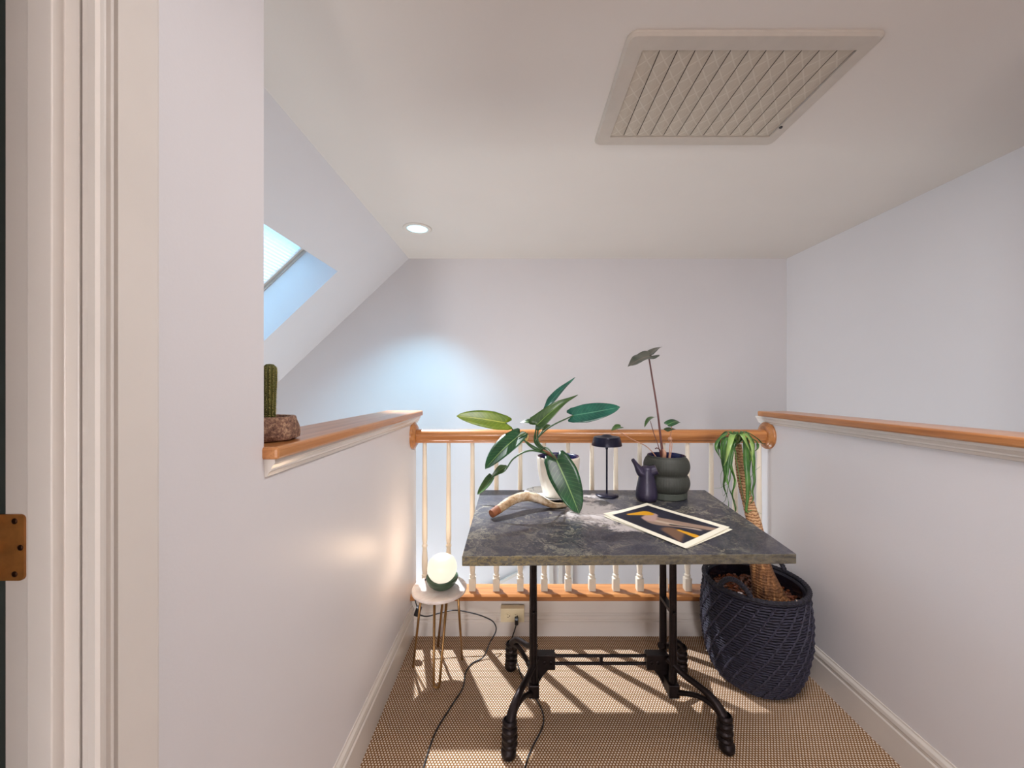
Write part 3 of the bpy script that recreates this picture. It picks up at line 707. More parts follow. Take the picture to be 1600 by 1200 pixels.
tops = [
 # attach px,py,Y ; tip px,py,Y ; normal ; width(m) ; kw ; mat ; petiole mid points ; label
 ((790, 661, 1.70), (713, 650, 1.62), (0.1, -1.0, 0.65), 0.090, dict(shape='oblong', bend=-0.03, fold=0.10, lobes=0.14), 'leaf_yellow', [(826, 693, 1.73)], 'yellow-green mottled leaf'),
 ((812, 680, 1.66), (758, 733, 1.56), (-0.45, -0.9, 0.55), 0.098, dict(shape='oblong', bend=-0.05, fold=0.22, lobes=0.12), 'leaf', [(832, 700, 1.72)], None),
 ((792, 728, 1.70), (766, 748, 1.68), (0.6, -0.5, 0.9), 0.040, dict(shape='lance', fold=0.5, bend=-0.1), 'leaf_mid', None, None),
 ((770, 743, 1.69), (746, 773, 1.66), (-0.5, -0.8, 0.5), 0.046, dict(shape='oblong', fold=0.35, bend=0.05), 'leaf_mid', [(828, 704, 1.72), (803, 716, 1.71), (788, 736, 1.70)], 'twisted dangling leaf'),
 ((850, 641, 1.78), (900, 592, 1.88), (-0.6, -0.75, 0.35), 0.050, dict(shape='lance', fold=0.35, bend=-0.06, curl=0.05, wave=0.02), 'leaf_blue', [(841, 690, 1.75), (842, 665, 1.76)], 'narrow upright leaf'),
 ((839, 664, 1.70), (903, 617, 1.80), (-0.3, -0.9, 0.45), 0.090, dict(shape='taper', fold=0.40, bend=-0.10, lobes=0.10, wave=0.03), 'leaf_mid', [(836, 692, 1.74)], 'folded leaf seen from below'),
 ((896, 649, 1.74), (969, 636, 1.70), (0.0, -0.9, 0.45), 0.090, dict(shape='oblong', fold=0.10, bend=0.02, lobes=0.14, wave=0.015), 'leaf_blue', [(837, 692, 1.75), (858, 668, 1.75)], None),
 ((870, 720, 1.60), (905, 803, 1.50), (0.05, -1.0, 0.35), 0.126, dict(shape='heart', fold=0.10, bend=-0.06, lobes=0.16), 'leaf', [(846, 704, 1.73), (855, 700, 1.68)], 'broad dark leaf hanging in front of the pot'),
 ((838, 661, 1.78), (812, 661, 1.80), (0.0, -0.6, 0.9), 0.040, dict(shape='cordate', fold=0.2, bend=-0.12, lobes=0.1), 'leaf_mid', [(838, 690, 1.76)], None),
 ((848, 672, 1.80), (860, 664, 1.84), (0.0, -0.8, 0.6), 0.034, dict(shape='cordate', fold=0.3, bend=-0.1), 'leaf_mid', [(840, 690, 1.77)], None),
 ((822, 676, 1.66), (807, 684, 1.64), (-0.3, -0.8, 0.6), 0.030, dict(shape='lance', fold=0.4), 'leaf_mid', None, None),
]
for a, t, nn, wd, kw, mt, mids, lb in tops:
    A_ = P(*a); T_ = P(*t)
    add_leaf(pp, mt, lb, A_, T_, nn, wd, **kw)
    if mids is not None:
        add_tube('petiole', pp, 'petiole', [hub] + [P(*q) for q in mids] + [A_], [0.0048, 0.0040, 0.0034, 0.003])
add_tube('flower_spike', pp, 'spine', [P(822, 690, 1.72), P(821, 681, 1.71), P(823, 675, 1.70)], [0.003, 0.003, 0.001])
add_tube('flower_spike', pp, 'spine', [P(822, 690, 1.72), P(825, 683, 1.71), P(824, 677, 1.71)], [0.002, 0.002, 0.001])

# ------------------------------------------------------------------ antler
r_end = 0.0155
ap = [P(768, 803, 1.463), P(783, 793, 1.50), P(798, 783, 1.54), P(817, 776, 1.585), P(838, 778, 1.60), P(854, 785.5, 1.595), P(868, 790, 1.595), P(886, 788, 1.61)]
an = thing('antler', 'pale brown curved antler piece with a sawn reddish end in front of the dish', 'antler', (ap[0].x, ap[0].y, TZ))
pts = spline(ap, 6)
lo = min(p.z - r for p, r in zip(pts, interp([0.0165, 0.0175, 0.0185, 0.019, 0.018, 0.0145, 0.012, 0.009], len(pts))))
bm = new(); tube(bm, pts[4:], interp([0.0165, 0.0175, 0.0185, 0.019, 0.018, 0.0145, 0.012, 0.009], len(pts))[4:], 16)
rnd = random.Random(3)
for v in bm.verts: v.co += Vector((rnd.uniform(-1, 1), rnd.uniform(-1, 1), rnd.uniform(-1, 1))) * 0.0007; v.co.z = max(v.co.z, TZ + 0.0006)
obj('beam', bm, 'antler', an, smooth=True)
bm = new(); tube(bm, [pts[0] + (pts[0] - pts[1]).normalized() * 0.002] + pts[:5], [0.012, 0.0155, 0.016, 0.0165, 0.0168, 0.017], 16)
for v in bm.verts: v.co.z = max(v.co.z, TZ + 0.0006)
smooth_by_angle(obj('sawn_end', bm, 'antler_cut', an), 50)

# ------------------------------------------------------------------ small black mushroom lamp
lc = (0.411, 1.775)
lp = thing('table_lamp', 'small dark blue-black metal mushroom lamp, unlit, on the table', 'table lamp', (lc[0], lc[1], TZ))
bm = new(); lathe(bm, [(0, 0.0), (0.049, 0.0), (0.051, 0.002), (0.050, 0.006), (0.030, 0.0085), (0.006, 0.010), (0, 0.010)], c=(*lc, TZ + 0.0003), seg=40); obj('base', bm, 'lamp_black', lp, smooth=True)
bm = new(); lathe(bm, [(0.0042, 0.009), (0.0042, 0.212), (0.0062, 0.214), (0.0062, 0.232), (0.0035, 0.236), (0.0035, 0.262)], c=(*lc, TZ), seg=14); obj('pole', bm, 'lamp_black', lp, smooth=True)
bm = new(); lathe(bm, [(0.050, 0.233), (0.0665, 0.230), (0.0685, 0.231), (0.066, 0.245), (0.061, 0.264), (0.057, 0.270), (0.028, 0.273), (0.022, 0.276), (0.018, 0.279), (0, 0.280)], c=(*lc, TZ), seg=44); smooth_by_angle(obj('lamp_shade', bm, 'lamp_black', lp), 45)
bm = new(); lathe(bm, [(0.064, 0.234), (0.058, 0.262), (0, 0.264)], c=(*lc, TZ), seg=32); obj('shade_lining', bm, 'white_metal', lp, smooth=True)

# ------------------------------------------------------------------ dark rippled planter
qx, qy = 0.681, 1.768
dp = thing('potted_anthurium', 'sparse long-stemmed plant in a dark olive rippled planter on the table', 'potted plant', (qx, qy, TZ))
def ribs(a, r, z): return r * (1 + 0.006 * math.cos(a * 56))
prof = [(0, 0.028), (0.078, 0.028), (0.082, 0.030)]
for k in range(25):
    z = 0.030 + (0.178 - 0.030) * k / 24
    ph = (z - 0.030) / 0.074
    r = 0.087 + 0.0130 * abs(math.sin(PI * min(ph, 2))) ** 0.8
    prof.append((r, z))
prof += [(0.081, 0.182), (0.083, 0.187), (0.079, 0.1885)]
bm = new(); lathe(bm, prof, c=(0, 0, 0), seg=168, rfun=ribs); bmesh.ops.translate(bm, vec=(qx, qy, TZ), verts=bm.verts); obj('pot', bm, 'dark_planter', dp, smooth=True)
bm = new(); lathe(bm, [(0, 0), (0.084, 0), (0.088, 0.003), (0.089, 0.028), (0.086, 0.031), (0, 0.0305)], c=(qx, qy, TZ + 0.0003), seg=48); smooth_by_angle(obj('pot_saucer', bm, 'dark_planter_base', dp), 45)
bm = new(); lathe(bm, [(0.0795, 0.188), (0.076, 0.184), (0.078, 0.15), (0.078, 0.12)], c=(qx, qy, TZ), seg=48); obj('pot_lining', bm, 'navy_glaze', dp, smooth=True)
bm = new(); lathe(bm, [(0, 0.165), (0.078, 0.160)], c=(qx, qy, TZ), seg=24); obj('soil', bm, 'soil', dp, smooth=True)
def soilp(x): return Vector(((x - CX) * 1.75 / F, 1.75, TZ + 0.160))
add_tube('stem', dp, 'red_stem', [soilp(1037), P(1033, 690, 1.75), P(1027, 640, 1.75), P(1019, 590, 1.74), P(1014, 559, 1.73)], [0.0065, 0.0055, 0.0042, 0.0038, 0.0036], label='tall red-brown stem')
add_leaf(dp, 'anthurium', 'large grey-green leaf on the tall stem', P(1018, 556, 1.73), P(981, 573, 1.66), (0.30, -0.22, 0.9), 0.085, shape='cordate', fold=0.2, bend=-0.06, lobes=0.15, wave=0.05)
add_leaf(dp, 'anthurium', None, P(1014, 556, 1.73), P(1035, 542, 1.77), (-0.45, -0.25, 0.9), 0.066, shape='cordate', fold=0.2, bend=-0.08)
add_tube('stem', dp, 'pink_stem', [soilp(1031), P(1012, 699, 1.73), P(985, 685, 1.70), P(964, 671, 1.68)], [0.0028, 0.002, 0.0018, 0.0014])
add_leaf(dp, 'leaf_mid', None, P(970, 667, 1.68), P(955, 673, 1.66), (0.2, -0.4, 0.9), 0.036, shape='cordate', fold=0.3, bend=-0.1, lobes=0.1)
add_tube('stem', dp, 'red_stem', [soilp(1035), P(1028, 695, 1.75), P(1021, 675, 1.75), P(1016, 658, 1.74)], [0.0026, 0.002, 0.0018, 0.0016])
add_leaf(dp, 'leaf_mid', None, P(1023, 652, 1.76), P(1007, 668, 1.72), (-0.5, -0.3, 0.8), 0.034, shape='cordate', fold=0.3, bend=-0.15)
add_tube('stem', dp, 'pink_stem', [soilp(1045), P(1047, 695, 1.76), P(1048, 680, 1.76), P(1050, 665, 1.76)], [0.003, 0.0026, 0.002, 0.0016])
add_leaf(dp, 'leaf', None, P(1043, 664, 1.73), P(1064, 661, 1.79), (0.0, -0.55, 0.85), 0.044, shape='cordate', fold=0.15, bend=-0.12, lobes=0.1)
add_leaf(dp, 'leaf_mid', None, P(1040, 673, 1.75), P(1056, 671, 1.77), (0.0, -0.35, 0.9), 0.034, shape='cordate', fold=0.15, bend=-0.1)
add_tube('stem', dp, 'pink_stem', [soilp(1046), P(1050, 695, 1.77), P(1048, 686, 1.77)], [0.0026, 0.002, 0.0016])
bm = new(); ellipsoid(bm, P(1047, 686, 1.76), 0.010, 0.010, 0.010, 12, 8); obj('flower_head', bm, 'pink_stem', dp, smooth=True)
add_tube('stem', dp, 'red_stem', [soilp(1033), P(1032, 705, 1.73), P(1027, 700, 1.72), P(1024, 701, 1.71)], [0.003, 0.0028, 0.0024, 0.0026])
add_tube('sheath', dp, 'pink_stem', [soilp(1037), P(1038, 708, 1.742), P(1036, 702, 1.745)], [0.010, 0.009, 0.003])

# ------------------------------------------------------------------ two-mouthed pitcher
px_, py_ = 0.568, 1.700
pc = thing('pitcher', 'small dark violet ceramic pitcher with a long spout in front of the dark planter', 'pitcher', (px_, py_, TZ))
bm = new()
lathe(bm, [(0, 0.0), (0.036, 0.0), (0.043, 0.006), (0.0465, 0.020), (0.0465, 0.034), (0.043, 0.055), (0.0385, 0.078), (0.034, 0.100), (0.031, 0.118), (0.030, 0.132), (0.027, 0.143), (0.018, 0.150), (0, 0.152)], c=(px_, py_, TZ + 0.0004), seg=36)
obj('body', bm, 'pitcher', pc, smooth=True)
bm = new(); tube(bm, spline([(px_ - 0.008, py_, TZ + 0.118), P(1001, 737, 1.695), P(994, 726, 1.69), P(988.5, 718, 1.685)], 6), [0.027, 0.020, 0.0105, 0.0075], 18); smooth_by_angle(obj('spout', bm, 'pitcher', pc), 50)
bm = new(); a0, a1 = Vector((px_, py_, TZ + 0.120)), P(1026, 733.5, 1.69); ax = (a1 - a0).normalized()
tube(bm, [a0, a0.lerp(a1, 0.5), a1], [0.029, 0.023, 0.0205], 24, cap=False); 
tube(bm, [a1, a1 - ax * 0.010], [0.0165, 0.0145], 24); obj('mouth', bm, 'pitcher', pc, smooth=True)
bm = new(); tube(bm, [a1 + ax * 0.0006, a1 - ax * 0.004], [0.0205, 0.0165], 24, cap=False); obj('mouth_rim', bm, 'pitcher_in', pc, smooth=True)

# ------------------------------------------------------------------ prints on the table
def sheet(name, corners, z, label, inkf, curlamp):
    A_, B_, C_, D_ = [Vector((x, y, 0)) for x, y in corners]       # A left, B back, C right, D front
    bm = new(); col = bm.loops.layers.color.new('ink'); nu, nv = 96, 72; G = []
    for i in range(nu + 1):
        row = []
        for j in range(nv + 1):
            u, v = i / nu, j / nv       # u: from A-D side to B-C?  u along long side (A->D), v along short side (A->B)
            p = (A_ * (1 - u) + D_ * u) * (1 - v) + (B_ * (1 - u) + C_ * u) * v
            h = curlamp * (max(0, 0.12 - u) * 6 * (0.4 + 0.6 * math.cos(v * 5)) ** 2 + max(0, v - 0.86) * max(0, 1.2 - abs(u - 0.8) * 3) * 3 + 0.4 * (u > 0.9) * (u - 0.9) * 6 * v)
            p.z = z + h
            row.append(bm.verts.new(p))
        G.append(row)
    for i in range(nu):
        for j in range(nv):
            f = bm.faces.new((G[i][j], G[i + 1][j], G[i + 1][j + 1], G[i][j + 1]))
            for lp_, (a, b) in zip(f.loops, ((i, j), (i + 1, j), (i + 1, j + 1), (i, j + 1))):
                lp_[col] = (*[x for x in inkf(a / nu, b / nv)], 1)
    o = obj(name, bm, 'print', origin=(*corners[0], z), smooth=True, norm=False)
    tag(o, label, 'print', 'paper sheets on the table'); return o
paperc = (0.96, 0.94, 0.86)
def sm(a, b, x): t = max(0, min(1, (x - a) / (b - a))); return t * t * (3 - 2 * t)
def sd_seg(p, a, b, r0, r1):
    ax_, ay_ = p[0] - a[0], p[1] - a[1]; bx_, by_ = b[0] - a[0], b[1] - a[1]
    h = max(0, min(1, (ax_ * bx_ + ay_ * by_) / (bx_ * bx_ + by_ * by_)))
    return math.hypot(ax_ - bx_ * h, ay_ - by_ * h) - (r0 + (r1 - r0) * h)
def lerp3(a, b, t): return tuple(x + (y - x) * t for x, y in zip(a, b))
def ink(u, v):
    if not (0.07 < u < 0.93 and 0.09 < v < 0.91): return paperc
    # plain abstract study: slate ground, broad pale sweep, ochre patches, brown wedge
    n = 0.5 + 0.5 * math.sin(u * 9 + v * 7) * math.sin(v * 12 - u * 3)
    c = lerp3((0.065, 0.07, 0.125), (0.17, 0.18, 0.26), n * 0.7)
    X, Y_ = u, v
    def put(c, dst, colr, soft=0.012): return lerp3(c, colr, 1 - sm(-soft, soft, dst))
    c = put(c, sd_seg((X, Y_), (0.88, 0.12), (0.72, 0.30), 0.02, 0.12), (0.44, 0.32, 0.24), 0.03)
    c = put(c, sd_seg((X, Y_), (0.45, 0.45), (0.93, 0.80), 0.15, 0.05), (0.60, 0.50, 0.43), 0.02)
    c = put(c, sd_seg((X, Y_), (0.40, 0.42), (0.85, 0.62), 0.04, 0.02), (0.74, 0.66, 0.58), 0.02)
    c = put(c, sd_seg((X, Y_), (0.30, 0.62), (0.36, 0.42), 0.06, 0.08), (0.72, 0.60, 0.56), 0.015)
    c = put(c, sd_seg((X, Y_), (0.15, 0.32), (0.24, 0.60), 0.02, 0.075), (0.86, 0.62, 0.06), 0.01)
    c = put(c, sd_seg((X, Y_), (0.74, 0.40), (0.90, 0.40), 0.025, 0.05), (0.86, 0.62, 0.06), 0.01)
    c = put(c, sd_seg((X, Y_), (0.60, 0.48), (0.88, 0.70), 0.018, 0.004), (0.10, 0.09, 0.10), 0.01)
    return c
sheet('art_print', [(0.334, 1.500), (0.5515, 1.648), (0.747, 1.360), (0.5170, 1.187)], TZ + 0.004, 'upper paper sheet printed with pale and yellow shapes on slate blue', ink, 0.006)
sheet('art_print', [(0.331, 1.485), (0.545, 1.640), (0.749, 1.346), (0.524, 1.192)], TZ + 0.0015, 'blank-edged lower paper sheet peeking out under the printed sheet', lambda u, v: paperc, 0.004)

# ------------------------------------------------------------------ side stool and egg lamp
sx, sy, sz = -0.341, 1.70, 0.371
st = thing('side_stool', 'small round marble-topped stool on thin brass hairpin legs in the corner', 'side table', (sx, sy, 0))
bm = new(); lathe(bm, [(0, -0.016), (0.112, -0.016), (0.117, -0.014), (0.1190, -0.009), (0.1190, -0.005), (0.117, -0.001), (0.113, 0), (0, 0)], c=(sx, sy, sz), seg=56); smooth_by_angle(obj('table_top', bm, 'marble', st), 50)
rods = [  # top (at underside), foot, kind
 ((659, 1.70), (-0.463, 1.725)), ((695, 1.79), (-0.381, 1.862)), ((715, 1.72), (-0.252, 1.772))]
zt = sz - 0.016
for (xp, yt), (fx, fy) in rods:
    top = Vector(((xp - CX) * yt / F * 1.0, yt, zt)); top.x = (xp - CX) * yt / F
    bm = new(); tube(bm, [top, Vector((fx, fy, 0.006))], 0.0054, 10); lathe(bm, [(0, 0.0), (0.006, 0.0), (0.0065, 0.006), (0.0045, 0.012)], c=(fx, fy, 0.0), seg=12)
    obj('leg', bm, 'brass', st, smooth=True)
bm = new(); ft_ = Vector((-0.333, 1.60, 0.006))
pl = Vector((-0.347, 1.625, zt)); pr = Vector((-0.300, 1.66, zt))
tube(bm, [pl, ft_ + Vector((-0.012, 0, 0.010)), ft_ + Vector((-0.006, 0, 0.001)), ft_, ft_ + Vector((0.006, 0, 0.001)), ft_ + Vector((0.012, 0, 0.010)), pr], 0.0054, 10); obj('leg', bm, 'brass', st, smooth=True)['label'] = 'doubled front hairpin leg'
bm = new(); box(bm, sx - 0.06, sx + 0.06, sy - 0.06, sy + 0.06, zt - 0.003, zt + 0.0005); obj('mounting_plate', bm, 'brass', st)
ex, ey = -0.329, 1.70
el = thing('egg_lamp', 'glowing egg-shaped opal lamp in a dark green ceramic cup on the stool', 'table lamp', (ex, ey, sz))
prof = []
for k in range(21):
    a = -PI * 0.36 + (PI * 0.86) * k / 20
    prof.append((0.0645 * math.cos(a) ** (0.78 if a > 0 else 1.0), 0.083 + (0.058 if a > 0 else 0.062) * math.sin(a)))
prof[-1] = (0, 0.083 + 0.058)
bm = new(); lathe(bm, prof, c=(ex, ey, sz), seg=40); obj('globe', bm, 'globe', el, smooth=True)
bm = new(); lathe(bm, [(0, 0), (0.036, 0.0), (0.044, 0.004), (0.058, 0.017), (0.067, 0.032), (0.0695, 0.043), (0.0685, 0.048), (0.0655, 0.046), (0.060, 0.034), (0.045, 0.02), (0, 0.018)], c=(ex, ey, sz + 0.0004), seg=44,
                  rfun=lambda a, r, z: r); obj('cup', bm, 'green_ceramic', el, smooth=True)
for dx_, dy_, dz_, e_ in ((0, 0, 0.18, 1.1), (-0.0, -0.085, 0.10, 0.0)):
    if e_ <= 0: continue
pl_ = bpy.data.lights.new('egg_lamp_light', 'POINT'); pl_.energy = 1.3; pl_.color = (1.0, 0.70, 0.46); pl_.shadow_soft_size = 0.05
po = bpy.data.objects.new('egg_lamp_light', pl_); po.location = (ex, ey, sz + 0.16); COL.objects.link(po)

# ------------------------------------------------------------------ outlet and cords
oy = 1.903
out = thing('wall_outlet', 'ivory surface mounted duplex outlet box on the curb under the railing', 'outlet', (-0.023, 1.94, 0.124))
bm = new(); box(bm, -0.081, 0.035, oy, 1.9415, 0.091, 0.1575); obj('box', bm, 'cream_plastic', out, bevel=0.002)
for cx_ in (-0.0435, -0.0055):
    bm = new(); lathe(bm, [(0.0, 0.0025), (0.0135, 0.0025), (0.0145, 0.0)], seg=24, M=Matrix.Translation((cx_, oy, 0.124)) @ Matrix.Rotation(PI / 2, 4, 'X')); f_ = obj('socket', bm, 'cream_plastic', out)
    bm = new(); box(bm, cx_ - 0.006, cx_ + 0.001, oy - 0.0032, oy - 0.002, 0.129, 0.1305); box(bm, cx_ - 0.006, cx_ + 0.003, oy - 0.0032, oy - 0.002, 0.1175, 0.119); lathe(bm, [(0, 0.0032), (0.0025, 0.0032), (0.0025, 0.001)], seg=10, M=Matrix.Translation((cx_ + 0.007, oy, 0.124)) @ Matrix.Rotation(PI / 2, 4, 'X')); obj('slot', bm, 'screw', f_)
def cord(name, label, pts, r=0.0028):
    bm = new(); tube(bm, spline(pts, 8), r, 8); return bm
c1 = thing('power_cord', 'black cord with plug in the outlet, running down behind the table foot', 'cord', tuple(P(807, 966, oy - 0.004)))
bm = new(); q = P(807, 966, oy); box(bm, q.x - 0.009, q.x + 0.009, oy - 0.034, oy - 0.0035, q.z - 0.016, q.z + 0.012); obj('plug', bm, 'black_plastic', c1, bevel=0.004)
bm = new(); z0_ = Vector((q.x, oy - 0.022, q.z - 0.014))
tube(bm, spline([z0_, P(804, 985, 1.885), P(799, 1000, 1.86), P(797, 1012, 1.82), Vector((0.0, 1.745, 0.004)), Vector((0.02, 1.66, 0.004)), Vector((0.05, 1.60, 0.004)), Vector((0.10, 1.45, 0.004)), Vector((0.03, 1.28, 0.004)), Vector((0.0, 1.05, 0.004))], 8), 0.0028, 8); obj('cable', bm, 'black_plastic', c1, smooth=True)
c2 = thing('power_cord', 'black cord with inline dimmer hanging behind the stool and looping to the carpet', 'cord', tuple(P(652, 950, 1.86)))
sb = P(653, 955, 1.83)
bm = new(); tube(bm, spline([Vector((ex - 0.062, ey + 0.030, sz + 0.028)), Vector((ex - 0.085, ey + 0.055, sz + 0.006)), P(649, 925, 1.83), P(649, 938, 1.84), sb + Vector((-0.004, 0, 0.02))], 8), 0.0028, 8); obj('cable', bm, 'black_plastic', c2, smooth=True)
bm = new(); Mb = Matrix.Translation(sb) @ Matrix.Rotation(math.radians(20), 4, 'Y')
box(bm, -0.013, 0.013, -0.012, 0.012, -0.022, 0.022, Mb); obj('dimmer', bm, 'black_plastic', c2, bevel=0.005)
bm = new(); tube(bm, spline([sb + Vector((0.008, 0, -0.018)), P(668, 963, 1.84), P(690, 957, 1.85), P(712, 953.5, 1.86), P(738, 958, 1.86), P(757, 964, 1.86), P(771, 972, 1.86), P(775, 985, 1.84), P(765, 1005, 1.80), Vector((-0.155, 1.775, 0.010)), Vector((-0.205, 1.74, 0.004)), Vector((-0.225, 1.68, 0.004)), Vector((-0.225, 1.60, 0.004)), Vector((-0.26, 1.50, 0.004)), Vector((-0.30, 1.36, 0.004)), Vector((-0.31, 1.08, 0.004))], 8), 0.0030, 8); obj('cable', bm, 'black_plastic', c2, smooth=True)

# ------------------------------------------------------------------ cactus on the left cap
kx, ky, kz = -0.588, 0.912, CAPT
ct = thing('potted_cactus', 'thin spiny column cactus in a rough reddish stone pot on the left cap', 'potted plant', (kx, ky, kz))
def facet(a, r, z):
    n = 6; b = (a + 0.35) % (2 * PI / n) - PI / n
    return r * math.cos(PI / n) / math.cos(b) * 0.5 + r * 0.5
rnd = random.Random(5)
bm = new(); lathe(bm, [(0, 0), (0.058, 0.0), (0.067, 0.004), (0.0695, 0.014), (0.0685, 0.030), (0.064, 0.044), (0.060, 0.054), (0.056, 0.056), (0.050, 0.054), (0.047, 0.040), (0, 0.040)], c=(0, 0, 0), seg=40, rfun=facet)
for v in bm.verts: v.co += Vector((rnd.uniform(-1, 1), rnd.uniform(-1, 1), rnd.uniform(-.4, .4))) * 0.0010
bmesh.ops.translate(bm, vec=(kx, ky, kz + 0.0008), verts=bm.verts); smooth_by_angle(obj('pot', bm, 'stone_pot', ct), 50)
bm = new(); lathe(bm, [(0, 0.046), (0.049, 0.044)], c=(kx, ky, kz), seg=24); obj('soil', bm, 'soil', ct)
ccx, ccy = -0.578, 0.905
bm = new(); lathe(bm, [(0.0105, 0.044), (0.0110, 0.06), (0.0120, 0.10), (0.0135, 0.14), (0.0140, 0.162), (0.0125, 0.172), (0.007, 0.178), (0, 0.179)], c=(0, 0, 0), seg=64, rfun=lambda a, r, z: r * (1 + 0.10 * math.cos(a * 12)))
bmesh.ops.translate(bm, vec=(ccx, ccy, kz), verts=bm.verts); obj('cactus_stem', bm, 'cactus', ct, smooth=True)
bm = new()
for i in range(26):
    for k in range(12):
        a = 2 * PI * k / 12; z = kz + 0.050 + i * 0.0048; r = 0.0113 + 0.0030 * (i / 26)
        b = Vector((ccx + r * math.cos(a), ccy + r * math.sin(a), z))
        for _ in range(4):
            aa = a + rnd.uniform(-0.7, 0.7); tpt = b + Vector((math.cos(aa), math.sin(aa), rnd.uniform(-0.7, 0.7))) * 0.0055
            s2 = Vector((-math.sin(aa), math.cos(aa), 0)) * 0.0008
            bm.faces.new([bm.verts.new(b - s2), bm.verts.new(b + s2), bm.verts.new(tpt)])
obj('spines', bm, 'spine', ct, norm=False)['kind'] = 'stuff'

# ------------------------------------------------------------------ woven basket and the palm
BX, BY, BH = 1.035, 1.695, 0.408
bk = thing('woven_basket', 'large navy-black woven rope basket holding the palm in the right corner', 'basket', (BX, BY, 0))
def brad(z):
    t = z / BH
    ks = [(0, 0.150), (0.06, 0.168), (0.2, 0.190), (0.45, 0.207), (0.7, 0.208), (0.9, 0.200), (1.0, 0.197)]
    for (a, ra), (b, rb) in zip(ks, ks[1:]):
        if t <= b: return ra + (rb - ra) * (t - a) / (b - a)
    return ks[-1][1]
bm = new(); prof = [(0, 0.003)] + [(brad(z) - 0.010, z) for z in [0.003 + (BH - 0.01) * k / 14 for k in range(15)]] + [(brad(BH) - 0.012, BH - 0.006)] + [(brad(z) - 0.013, z) for z in [BH - 0.006 - (BH - 0.02) * k / 10 for k in range(11)]]
lathe(bm, prof, c=(BX, BY, 0), seg=64); obj('basket_wall', bm, 'basket', bk, smooth=True)
# the horizontal strands: 52 rounds of rope, past counting as single strands -> one woven part
bm = new(); rnd = random.Random(11); NR = 38
for i in range(NR):
    z = 0.006 + (BH - 0.016) * i / (NR - 1); seg = 96; R0 = brad(z); rr = 0.0058
    ring = []
    for k in range(seg):
        a = 2 * PI * k / seg; w_ = 0.0022 * math.sin(a * 36 + i * 0.9) + rnd.uniform(-0.0007, 0.0007); dz = rnd.uniform(-0.0009, 0.0009)
        c_ = Vector((math.cos(a), math.sin(a), 0)); ctr = Vector((BX, BY, z + dz)) + c_ * (R0 - 0.0035 + w_)
        ring.append([bm.verts.new(ctr + c_ * (rr * math.cos(q_)) + Vector((0, 0, rr * 0.66 * math.sin(q_)))) for q_ in (-1.5, -0.75, 0.0, 0.75, 1.5)])
    for k in range(seg):
        A_, B_ = ring[k], ring[(k + 1) % seg]
        for j in range(4): bm.faces.new((A_[j], B_[j], B_[j + 1], A_[j + 1]))
o = obj('weave', bm, 'rope', bk, smooth=True); o['kind'] = 'stuff'
for k in range(26):
    a0 = 2 * PI * k / 26
    pts = []
    for i in range(34):
        t = i / 33; z = 0.012 + (BH - 0.03) * t; a = a0 + 1.15 * t
        wob = 0.0022 * (1 if i % 2 else -1)
        pts.append(Vector((BX + (brad(z) + 0.0015 + wob * 0.5) * math.cos(a + wob), BY + (brad(z) + 0.0015 + wob * 0.5) * math.sin(a + wob), z)))
    bm = new(); tube(bm, pts, [0.0050 if q_ % 2 else 0.0034 for q_ in range(34)], 5, cap=False); obj('slanting_cord', bm, 'rope', bk, smooth=False)
bm = new()
pts = [Vector((BX + 0.196 * math.cos(2 * PI * k / 150), BY + 0.196 * math.sin(2 * PI * k / 150), BH)) for k in range(151)]
tube(bm, pts, [0.0105 if k % 2 else 0.0085 for k in range(151)], 8, cap=False); obj('rim', bm, 'basket', bk)
for ac in (math.radians(218), math.radians(38)):
    pts = []
    for k in range(41):
        t = k / 40; a = ac + (t - 0.5) * 0.62; h = BH + 0.004 + 0.052 * math.sin(PI * t) ** 0.7
        pts.append(Vector((BX + 0.194 * math.cos(a), BY + 0.194 * math.sin(a), h)))
    bm = new(); tube(bm, pts, [0.011 if k % 2 else 0.009 for k in range(41)], 8); obj('handle', bm, 'basket', bk)
# palm
pt = thing('potted_ponytail_palm', 'leaning ponytail palm in a black nursery pot inside the woven basket', 'potted plant', (BX, BY, 0.02))
bm = new(); lathe(bm, [(0, 0.02), (0.135, 0.02), (0.172, 0.36), (0.180, 0.362), (0.180, 0.392), (0.174, 0.394), (0.170, 0.36), (0.165, 0.30)], c=(BX, BY, 0), seg=48); obj('nursery_pot', bm, 'pot_black', pt, smooth=False)
bm = new(); lathe(bm, [(0, 0.345), (0.168, 0.338)], c=(BX, BY, 0), seg=32); obj('soil', bm, 'soil', pt)
bm = new(); rnd = random.Random(21)
for _ in range(750):
    r = 0.16 * math.sqrt(rnd.random()); a = rnd.uniform(0, 2 * PI); s = rnd.uniform(0.004, 0.009)
    M_ = Matrix.Translation((BX + r * math.cos(a), BY + r * math.sin(a), 0.345 + rnd.uniform(0, 0.010))) @ Matrix.Rotation(rnd.uniform(0, 6), 4, 'Z') @ Matrix.Rotation(rnd.uniform(-0.8, 0.8), 4, 'X')
    box(bm, -s, s, -s * 0.7, s * 0.7, -s * 0.35, s * 0.35, M_)
o = obj('bark_chips', bm, 'bark', pt, bevel=0); o['kind'] = 'stuff'
tp = [(1.075, 1.64, 0.325), (1.068, 1.648, 0.37), P(1188, 884, 1.66), P(1181, 830, 1.68), P(1172, 795, 1.70), P(1162, 760, 1.72), P(1156, 725, 1.73), P(1153, 694, 1.735)]
tpts = spline(tp, 12); tr = interp([0.088, 0.064, 0.044, 0.031, 0.0275, 0.0225, 0.020, 0.018, 0.014], len(tpts))
bm = new(); tube(bm, tpts, tr, 22)
rnd = random.Random(9); bm.verts.ensure_lookup_table()
